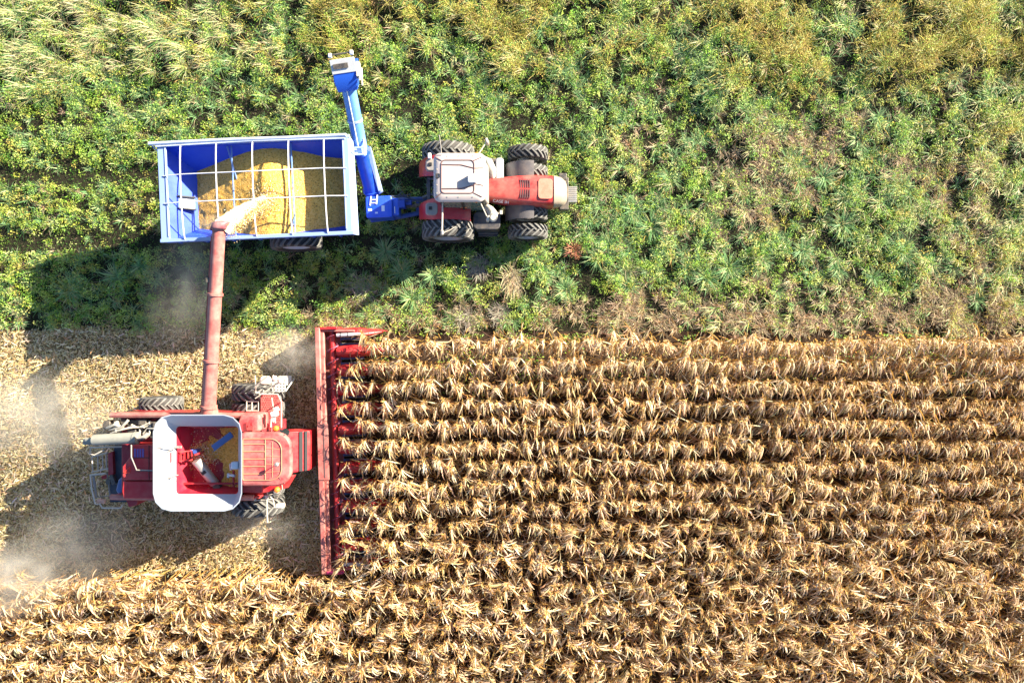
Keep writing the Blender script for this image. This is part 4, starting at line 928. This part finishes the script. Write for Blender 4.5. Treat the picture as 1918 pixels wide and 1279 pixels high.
# ---------------- corn
LEAF = [(.58, .42, .25), (.66, .51, .33), (.50, .34, .18), (.72, .59, .42), (.42, .26, .12)]
OCHRE = [(.50, .30, .085), (.44, .25, .07), (.56, .37, .13), (.40, .21, .06)]
def corn_plant(seed):
    global rng
    keep_ = rng; rng = np.random.default_rng(seed); S = Strips()
    hgt = rng.uniform(1.95, 2.3); lean = rng.normal(0, .06, 2)
    def stalk(z): return np.array([lean[0] * (z / 2) ** 1.5, lean[1] * (z / 2) ** 1.5, z])
    zs = np.array([0, .7, 1.4, hgt * .88, hgt]); pts = np.array([stalk(z) for z in zs])
    for a in (0, 1.05, 2.1):
        w = np.outer(np.array([.014, .013, .010, .006, .004]), [math.cos(a), math.sin(a), 0]); S.strip(pts[None], w[None], pick(1, OCHRE))
    nl = 18
    for i in range(nl):
        z = 1.15 + (hgt - 1.22) * ((i + rng.uniform(-.2, .2)) / (nl - 1)) ** .8; p = stalk(z)
        az = R(-97) + rng.vonmises(0, 5.0)
        if rng.random() < .10: az = rng.uniform(0, 6.28)
        Ln = rng.uniform(.5, .85) * (1.0 if i < nl - 3 else .75); wd = rng.uniform(.012, .025); K = 6
        el = rng.uniform(-.1, .6); P = [p]; Ws = []; tw = rng.normal(-.7, .55); twr = rng.normal(0, .16); dz = rng.uniform(.22, .42); wob = rng.normal(0, .06)
        for k in range(K):
            t = k / (K - 1); side = np.array([-math.sin(az), math.cos(az), 0]); up = np.array([-math.cos(az) * math.sin(el), -math.sin(az) * math.sin(el), math.cos(el)])
            ww = wd * (0.55 + 1.3 * t) if t < .4 else wd * 1.07 * (1 - ((t - .4) / .62) ** 1.7)
            Ws.append((side * math.cos(tw) + up * math.sin(tw)) * max(ww, .003))
            if k < K - 1:
                P.append(P[-1] + np.array([math.cos(az) * math.cos(el), math.sin(az) * math.cos(el), math.sin(el)]) * Ln / (K - 1))
                el = max(el - dz * rng.uniform(.6, 1.4), -1.45); tw += twr; az += wob
        S.strip(np.array(P)[None], np.array(Ws)[None], pick(1, LEAF if rng.random() < .8 else OCHRE))
    for i in range(9):      # tassel
        az = rng.uniform(0, 6.28); el = rng.uniform(.35, 1.3); p = stalk(hgt - .05 * i / 8); Ln = rng.uniform(.10, .20)
        d = np.array([math.cos(az) * math.cos(el), math.sin(az) * math.cos(el), math.sin(el)])
        P = np.array([p, p + d * Ln * .5, p + d * Ln + np.array([0, 0, -.05])]); sd = np.array([-math.sin(az), math.cos(az), .3]) * .011
        S.strip(P[None], np.array([sd * .5, sd, sd * .6])[None], pick(1, OCHRE))
    # drooping ear in its husk
    az = R(-90) + rng.normal(0, .9); z = hgt * rng.uniform(.42, .52); p = stalk(z); d = np.array([math.cos(az) * .6, math.sin(az) * .6, -.75]); d /= np.linalg.norm(d)
    for a in (0, 1.05, 2.1):
        s1 = np.array([-math.sin(az), math.cos(az), 0]); s2 = np.cross(d, s1); sd = s1 * math.cos(a) + s2 * math.sin(a)
        P = np.array([p, p + d * .07, p + d * .17, p + d * .25]); S.strip(P[None], np.stack([sd * .015, sd * .034, sd * .028, sd * .006])[None], pick(1, LEAF[:3]))
    out = S.arrays(); rng = keep_; return out
VAR = [corn_plant(100 + i) for i in range(16)]
VMESH = [mesh_from('corn_plant', v[0], v[1], v[2], v[3], cornm) for v in VAR]
rows = []
for k in range(0, 22):
    yk = -.02 - .762 * k
    xs = np.arange(-23.5, 23.5, .165); xs = xs + rng.uniform(-.05, .05, len(xs))
    start = (-6.55 if k < 12 else -99)
    xs = xs[(xs > start) & (rng.random(len(xs)) > .035)]
    xs = xs[(xs > -5.0) | (rng.random(len(xs)) < (.45 if k < 6 else .75)) | (k > 11)]
    n = len(xs); ys = yk + rng.normal(0, .03 + .05 * min(1, max(0, k - 5) / 6), n) + .10 * (vnoise(xs, np.full(n, k * 3.), 3.0, 90 + k) - .5)
    hs = (.93 + .14 * vnoise(xs, np.full(n, k * 7.), 2.0, 130 + k)) * rng.normal(1, .05, n)
    hs = hs * np.where((k < 12) & (xs < -5.3), .86, 1)
    for i in range(n): rows.append((xs[i], ys[i], hs[i], rng.normal(0, .26 + .75 * min(1, max(0, k - 6) / 7)), k))
rows = np.array(rows)
# a few knocked-over stalks in row 3, 5, 9
d2 = rows[:, 0] ** 2 + rows[:, 1] ** 2; order = np.argsort(d2); near = set(order[:300].tolist())
ORD = ['first', 'second', 'third', 'fourth', 'fifth', 'sixth', 'seventh', 'eighth', 'ninth']
for c, i in enumerate(order[:300]):
    xx, yy, s_, rz, k = rows[i]; k = int(k)
    o = link('corn_plant', VMESH[c % 16]); o.location = (xx, yy, 0); o.scale = (1, 1, s_); o.rotation_euler = (rng.normal(0, .05), rng.normal(0, .05), rz)
    o['label'] = 'dry tan corn plant in the %s standing row below the weeds, near mid picture' % ORD[k]; o['category'] = 'corn plant'
    o['group'] = 'ripe corn plants in the %s row' % ORD[k]
Vs = []; F4 = []; Cs = []; n0 = 0
for i in range(len(rows)):
    if i in near: continue
    v = VAR[rng.integers(0, 16)]; xx, yy, s_, rz, k = rows[i]
    c, s = math.cos(rz), math.sin(rz); p = v[0].copy(); lx_, ly_ = rng.normal(0, .05, 2)
    q = np.empty_like(p); q[:, 0] = p[:, 0] * c - p[:, 1] * s + p[:, 2] * lx_ + xx; q[:, 1] = p[:, 0] * s + p[:, 1] * c + p[:, 2] * ly_ + yy; q[:, 2] = p[:, 2] * s_
    Vs.append(q); F4.append(v[1] + n0); n0 += len(q); Cs.append(v[3] * (1 + .08 * rng.standard_normal()))
tag(link('corn_field', mesh_from('corn_field', np.concatenate(Vs), np.concatenate(F4), None, np.clip(np.concatenate(Cs), 0, .85), cornm)), kind='stuff')

# ---------------- cut strip: litter and stubble
def litter():
    S = Strips()
    def flat(n, x0, x1, y0, y1, l0, l1, w0, w1, cols, z0, z1):
        x = rng.uniform(x0, x1, n); y = rng.uniform(y0, y1, n)
        if y1 > .7: k_ = y < .3 + 1.6 * (fbm(x, y, 1.6, 301) - .2) * rng.random(n); x, y = x[k_], y[k_]; n = len(x)
        if y1 > .7: k_ = (fbm(x * .45, y * 2., 1.2, 311) > .42) | (rng.random(n) < .62); x, y = x[k_], y[k_]; n = len(x)
        az = rng.uniform(0, 6.28, n); el = rng.normal(0, .28, n); L_ = rng.uniform(l0, l1, n); w = rng.uniform(w0, w1, n)
        base = np.stack([x, y, rng.uniform(z0, z1, n)], -1); blades(S, base, az, el + .25, L_, w, rng.uniform(.1, .7, n), pick(n, cols, .16), 4)
    LIT = [(.60, .46, .22), (.66, .54, .28), (.52, .38, .16), (.70, .60, .36), (.44, .31, .12), (.40, .32, .20), (.62, .55, .38)]
    flat(70000, -24, -6.9, -9.4, 1.5, .05, .20, .005, .014, LIT, .0, .09)
    flat(5200, -24, -7.0, -9.4, 1.5, .14, .34, .012, .024, LEAF, .05, .14)
    flat(30000, -24, -6.9, -9.4, 1.5, .04, .10, .008, .016, LIT, .02, .10)
    flat(6000, -7, 23, -16, .6, .12, .4, .01, .02, OCHRE + LEAF[2:3] + [(.2, .13, .07)], .0, .06)
    # cut stumps in their rows
    for k in range(12):
        xs = np.arange(-23.5, -7.3, .17); n = len(xs); xs = xs + rng.uniform(-.04, .04, n)
        base = np.stack([xs, -.02 - .762 * k + rng.normal(0, .03, n), np.zeros(n)], -1)
        blades(S, base, rng.uniform(0, 6.28, n), rng.uniform(1.0, 1.5, n), rng.uniform(.12, .35, n), np.full(n, .014), np.full(n, .2), pick(n, LEAF), 3)
    return S
tag(link('corn_litter', litter().mesh('corn_litter', litterm)), kind='stuff')
# low weeds under the first corn rows
def under():
    S = Strips(); n = 9000; x = rng.uniform(-6.6, 23, n); y = -rng.random(n) ** 1.5 * 2.6 + .3
    k = fbm(x, y, .8, 201) > .52; x, y = x[k], y[k]; n = len(x); az = rng.uniform(0, 6.28, n); el = rng.normal(.2, .4, n); L_ = rng.uniform(.05, .11, n)
    S.rhomb(np.stack([x, y, rng.uniform(.03, .22, n)], -1), dirs(az, el) * L_[:, None], np.stack([-np.sin(az), np.cos(az), np.zeros(n)], -1) * (L_ * .28)[:, None], pick(n, GREEN), np.zeros((n, 3)))
    return S
tag(link('undergrowth', under().mesh('undergrowth', weedm)), kind='stuff')

# ---------------- ground
def soil(name, cols, sc_=3.):
    m = bpy.data.materials.new(name); m.use_nodes = True; nt = m.node_tree; b = nt.nodes['Principled BSDF']
    b.inputs['Roughness'].default_value = .95; b.inputs['Specular IOR Level'].default_value = .1
    tc = nt.nodes.new('ShaderNodeTexCoord'); n = nt.nodes.new('ShaderNodeTexNoise'); n.inputs['Scale'].default_value = sc_; n.inputs['Detail'].default_value = 12; n.inputs['Roughness'].default_value = .75
    nt.links.new(tc.outputs['Object'], n.inputs['Vector']); rp = nt.nodes.new('ShaderNodeValToRGB')
    rp.color_ramp.elements[0].position = .3; rp.color_ramp.elements[0].color = (*cols[0], 1); rp.color_ramp.elements[1].position = .7; rp.color_ramp.elements[1].color = (*cols[1], 1)
    nt.links.new(n.outputs['Fac'], rp.inputs['Fac']); nt.links.new(rp.outputs['Color'], b.inputs['Base Color'])
    bp = nt.nodes.new('ShaderNodeBump'); bp.inputs['Strength'].default_value = .8; bp.inputs['Distance'].default_value = .06
    nt.links.new(n.outputs['Fac'], bp.inputs['Height']); nt.links.new(bp.outputs['Normal'], b.inputs['Normal']); return m
def sheet(name, x0, x1, y0, y1, z, m):
    me = bpy.data.meshes.new(name); me.from_pydata([(x0, y0, z), (x1, y0, z), (x1, y1, z), (x0, y1, z)], [], [(0, 1, 2, 3)]); me.materials.append(m); return tag(link(name, me), kind='structure')
sheet('field_soil', -600, 600, -600, 600, 0, soil('soil_brown', [(.022, .014, .010), (.07, .044, .028)], 2.5))
sheet('weed_soil', -60, 60, .4, 60, .004, soil('soil_green', [(.012, .014, .008), (.035, .03, .018)], 2.5))
def ragged(name, x0, x1, y0, y1, z, m):
    n = 260; xs = np.linspace(x0, x1, n); top = y1 + .7 * (fbm(xs, xs * 0, .9, 321) - .5)
    me = bpy.data.meshes.new(name); me.from_pydata([(a, y0, z) for a in xs] + [(a, t, z) for a, t in zip(xs, top)], [], [(i, i + 1, n + i + 1, n + i) for i in range(n - 1)]); me.materials.append(m); return tag(link(name, me), kind='structure')
ragged('stubble_ground', -60, -7.3, -9.1, .55, .008, soil('soil_tan', [(.07, .045, .022), (.28, .20, .095)], 4.))

# ---------------- loose corn : stream from the spout, kernels
def grain_stream():
    e0 = Vector(T(402, 413, 4.62)); e1 = Vector(T(431, 440, 4.45)); top = Vector(T(418, 418, 4.72)); end = Vector(T(503, 367, 3.22))
    vs = []; n = 20; m_ = 14
    for i in range(n):
        t = i / (n - 1); w = (1 - t) ** 1.0
        for j in range(m_):
            a = 2 * math.pi * j / m_
            c = (e0 + e1) / 2; ax = (e1 - e0) / 2
            cen = c.lerp(end, t); cen.z = c.z + (end.z - c.z) * (t ** 1.7)
            rad_ = ax * (w * .75 + .22) * math.cos(a) + Vector((0, 0, .13 * (w + .4))) * math.sin(a)
            nz = .10 * (random.random() - .5) * (.3 + t)
            vs.append(tuple(cen + rad_ * (1 + nz * 3)))
    fs = [(i * m_ + j, i * m_ + (j + 1) % m_, (i + 1) * m_ + (j + 1) % m_, (i + 1) * m_ + j) for i in range(n - 1) for j in range(m_)]
    fs += [tuple(range(m_)), tuple(range((n - 1) * m_, n * m_))]
    me = bpy.data.meshes.new('grain_stream'); me.from_pydata(vs, [], fs); me.polygons.foreach_set('use_smooth', [True] * len(fs))
    me.materials.append(mat('flowing_corn', (.66, .58, .42), .7, dirt=(.60, .42, .18), dirt_amt=.6, scale=9, bump=.5, bscale=50)); return me
tag(link('grain_stream', grain_stream()), 'pale stream of corn pouring from the spout into the blue cart', 'grain stream')
def kernels():
    S = Strips()
    def put(c, r):
        n = len(c); az = rng.uniform(0, 6.28, n); el = rng.normal(.2, .5, n); d = dirs(az, el)
        S.rhomb(c, d * r[:, None], np.stack([-np.sin(az), np.cos(az), rng.normal(0, .4, n)], -1) * (r * .45)[:, None], pick(n, [(.66, .42, .12), (.72, .52, .22), (.6, .34, .08), (.75, .66, .46)]), np.zeros((n, 3)))
    n = 1500; a = rng.uniform(0, 6.28, n); r = np.abs(rng.normal(.34, .14, n)); cx_, cy_, _ = T(374, 853, 2.8)
    put(np.stack([cx_ + r * np.cos(a) * 1.1, cy_ + r * np.sin(a) * .9, 2.66 + .18 * rng.random(n) - .1 * r], -1), rng.uniform(.03, .055, n))
    n = 420; put(np.stack([rng.uniform(-11.8, -9.8, n), rng.uniform(-5.3, -3.1, n), rng.uniform(2.5, 2.9, n)], -1), rng.uniform(.02, .04, n))
    n = 9000; t = rng.random(n) ** .8; P0 = np.array(T(425, 430, 4.4)); P1 = np.array(T(505, 375, 3.2))
    c = P0 + (P1 - P0) * t[:, None]; c[:, 2] = P0[2] + (P1[2] - P0[2]) * t ** 1.7 - .05; c += rng.normal(0, 1, (n, 3)) * (.17 - .06 * t[:, None]) * np.array([.9, 1, .8]); c[:, 2] += .06; put(c, rng.uniform(.02, .035, n))
    n = 1600; c = np.array(T(505, 370, 3.2)) + rng.normal(0, 1, (n, 3)) * np.array([.35, .30, 0]); Li = (c - np.array(CB)); ca, sa = math.cos(-CR), math.sin(-CR)
    lx_ = Li[:, 0] * ca - Li[:, 1] * sa; ly_ = Li[:, 0] * sa + Li[:, 1] * ca; c[:, 2] = heap_z(lx_, ly_) + rng.random(n) * .05; put(c, rng.uniform(.02, .04, n))
    return S
tag(link('loose_kernels', kernels().mesh('loose_kernels', kernm)), kind='stuff')

# ---------------- dust (air-borne, real volumes)
def dustmat(name, dens, col, sc_):
    m = bpy.data.materials.new(name); m.use_nodes = True; nt = m.node_tree; nt.nodes.remove(nt.nodes['Principled BSDF'])
    pv = nt.nodes.new('ShaderNodeVolumePrincipled'); pv.inputs['Color'].default_value = (*col, 1); pv.inputs['Anisotropy'].default_value = .2
    tc = nt.nodes.new('ShaderNodeTexCoord'); ln = nt.nodes.new('ShaderNodeVectorMath'); ln.operation = 'LENGTH'; nt.links.new(tc.outputs['Object'], ln.inputs[0])
    fo = nt.nodes.new('ShaderNodeMapRange'); fo.inputs[1].default_value = 1.; fo.inputs[2].default_value = .0; fo.inputs[3].default_value = 0; fo.inputs[4].default_value = 1; nt.links.new(ln.outputs['Value'], fo.inputs[0])
    n = nt.nodes.new('ShaderNodeTexNoise'); n.inputs['Scale'].default_value = sc_; n.inputs['Detail'].default_value = 5; nt.links.new(tc.outputs['Object'], n.inputs['Vector'])
    nr = nt.nodes.new('ShaderNodeMapRange'); nr.inputs[1].default_value = .38; nr.inputs[2].default_value = .72; nr.inputs[3].default_value = .0; nr.inputs[4].default_value = 1.; nt.links.new(n.outputs['Fac'], nr.inputs[0])
    m1 = nt.nodes.new('ShaderNodeMath'); m1.operation = 'MULTIPLY'; nt.links.new(fo.outputs[0], m1.inputs[0]); nt.links.new(nr.outputs[0], m1.inputs[1])
    m2 = nt.nodes.new('ShaderNodeMath'); m2.operation = 'MULTIPLY'; m2.inputs[1].default_value = dens; nt.links.new(m1.outputs[0], m2.inputs[0])
    nt.links.new(m2.outputs[0], pv.inputs['Density']); nt.links.new(pv.outputs[0], nt.nodes['Material Output'].inputs['Volume']); return m
DD = {}
def puff(px, py, h, sx, sy, sz, dens, rz=0., col=(.86, .80, .70), sc_=1.9):
    b_ = MB(); rings_ = [[(math.sin(R(a)) * math.cos(2 * math.pi * j / 20), math.sin(R(a)) * math.sin(2 * math.pi * j / 20), math.cos(R(a))) for j in range(20)] for a in (4, 20, 40, 60, 80, 100, 120, 140, 160, 176)]
    b_.loft(rings_); o = b_.build('dust', DD.setdefault((dens, col, sc_), dustmat('dust_air', dens, col, sc_)), None, smooth=0)
    X, Y, _ = T(px, py, h); o.location = (X, Y, h); o.scale = (sx, sy, sz); o.rotation_euler = (0, 0, rz); tag(o, kind='stuff'); return o
if DUST_ON:
    W_ = (.96, .92, .84)
    puff(140, 1030, 1.6, 3.0, 2.1, 1.5, .75, R(25), W_, 2.6)
    puff(15, 1085, 1.9, 2.4, 1.6, 1.5, 1.4, R(10), W_, 2.6)
    puff(70, 780, 1.5, 4.2, 2.0, 1.3, 1.1, 0, W_, 2.6)
    puff(545, 655, 1.4, 1.5, 1.1, 1.2, 1.0, 0, W_, 2.6)
    puff(350, 530, 1.8, 1.6, 2.6, 1.6, .6, R(-15), W_, 2.6)
    puff(480, 985, 1.2, 2.0, .9, 1.0, .7, 0, W_, 2.6)
    puff(405, 425, 4.25, .7, .5, .4, 1.5, 0, W_, 2.6)

# ================================================================== CAMERA, LIGHT
cam = bpy.data.cameras.new('camera'); co_ = bpy.data.objects.new('camera', cam); COL.objects.link(co_)
cam.sensor_width = 36; cam.lens = F / 1918 * 36; cam.clip_end = 2000; co_.location = (0, 0, H); co_.rotation_euler = (0, 0, 0)
sc.camera = co_
EL, AZ = R(SUN_EL), R(30)
sd = Vector((math.cos(EL) * math.cos(AZ), math.cos(EL) * math.sin(AZ), math.sin(EL)))
su = bpy.data.lights.new('sun', 'SUN'); su.energy = SUN; su.angle = R(.53); su.color = (1, .89, .70)
so = bpy.data.objects.new('sun', su); COL.objects.link(so); so.rotation_euler = sd.to_track_quat('Z', 'Y').to_euler(); so.location = (20, 12, 15)
w = bpy.data.worlds.new('World'); sc.world = w; w.use_nodes = True; nt = w.node_tree
sky = nt.nodes.new('ShaderNodeTexSky'); sky.sky_type = 'NISHITA'; sky.sun_disc = False; sky.sun_elevation = EL; sky.ozone_density = 4.0; sky.sun_rotation = math.pi / 2 - AZ
bg = nt.nodes['Background']; bg.inputs['Strength'].default_value = SKY; nt.links.new(sky.outputs['Color'], bg.inputs['Color'])
sc.view_settings.view_transform = 'Standard'; sc.view_settings.look = 'None'; sc.view_settings.exposure = EXPO; sc.view_settings.gamma = 1
sc.cycles.use_denoising = DENOISE; sc.cycles.max_bounces = 6; sc.cycles.transparent_max_bounces = 4; sc.cycles.volume_bounces = 1
sc.cycles.volume_step_rate = 2.0
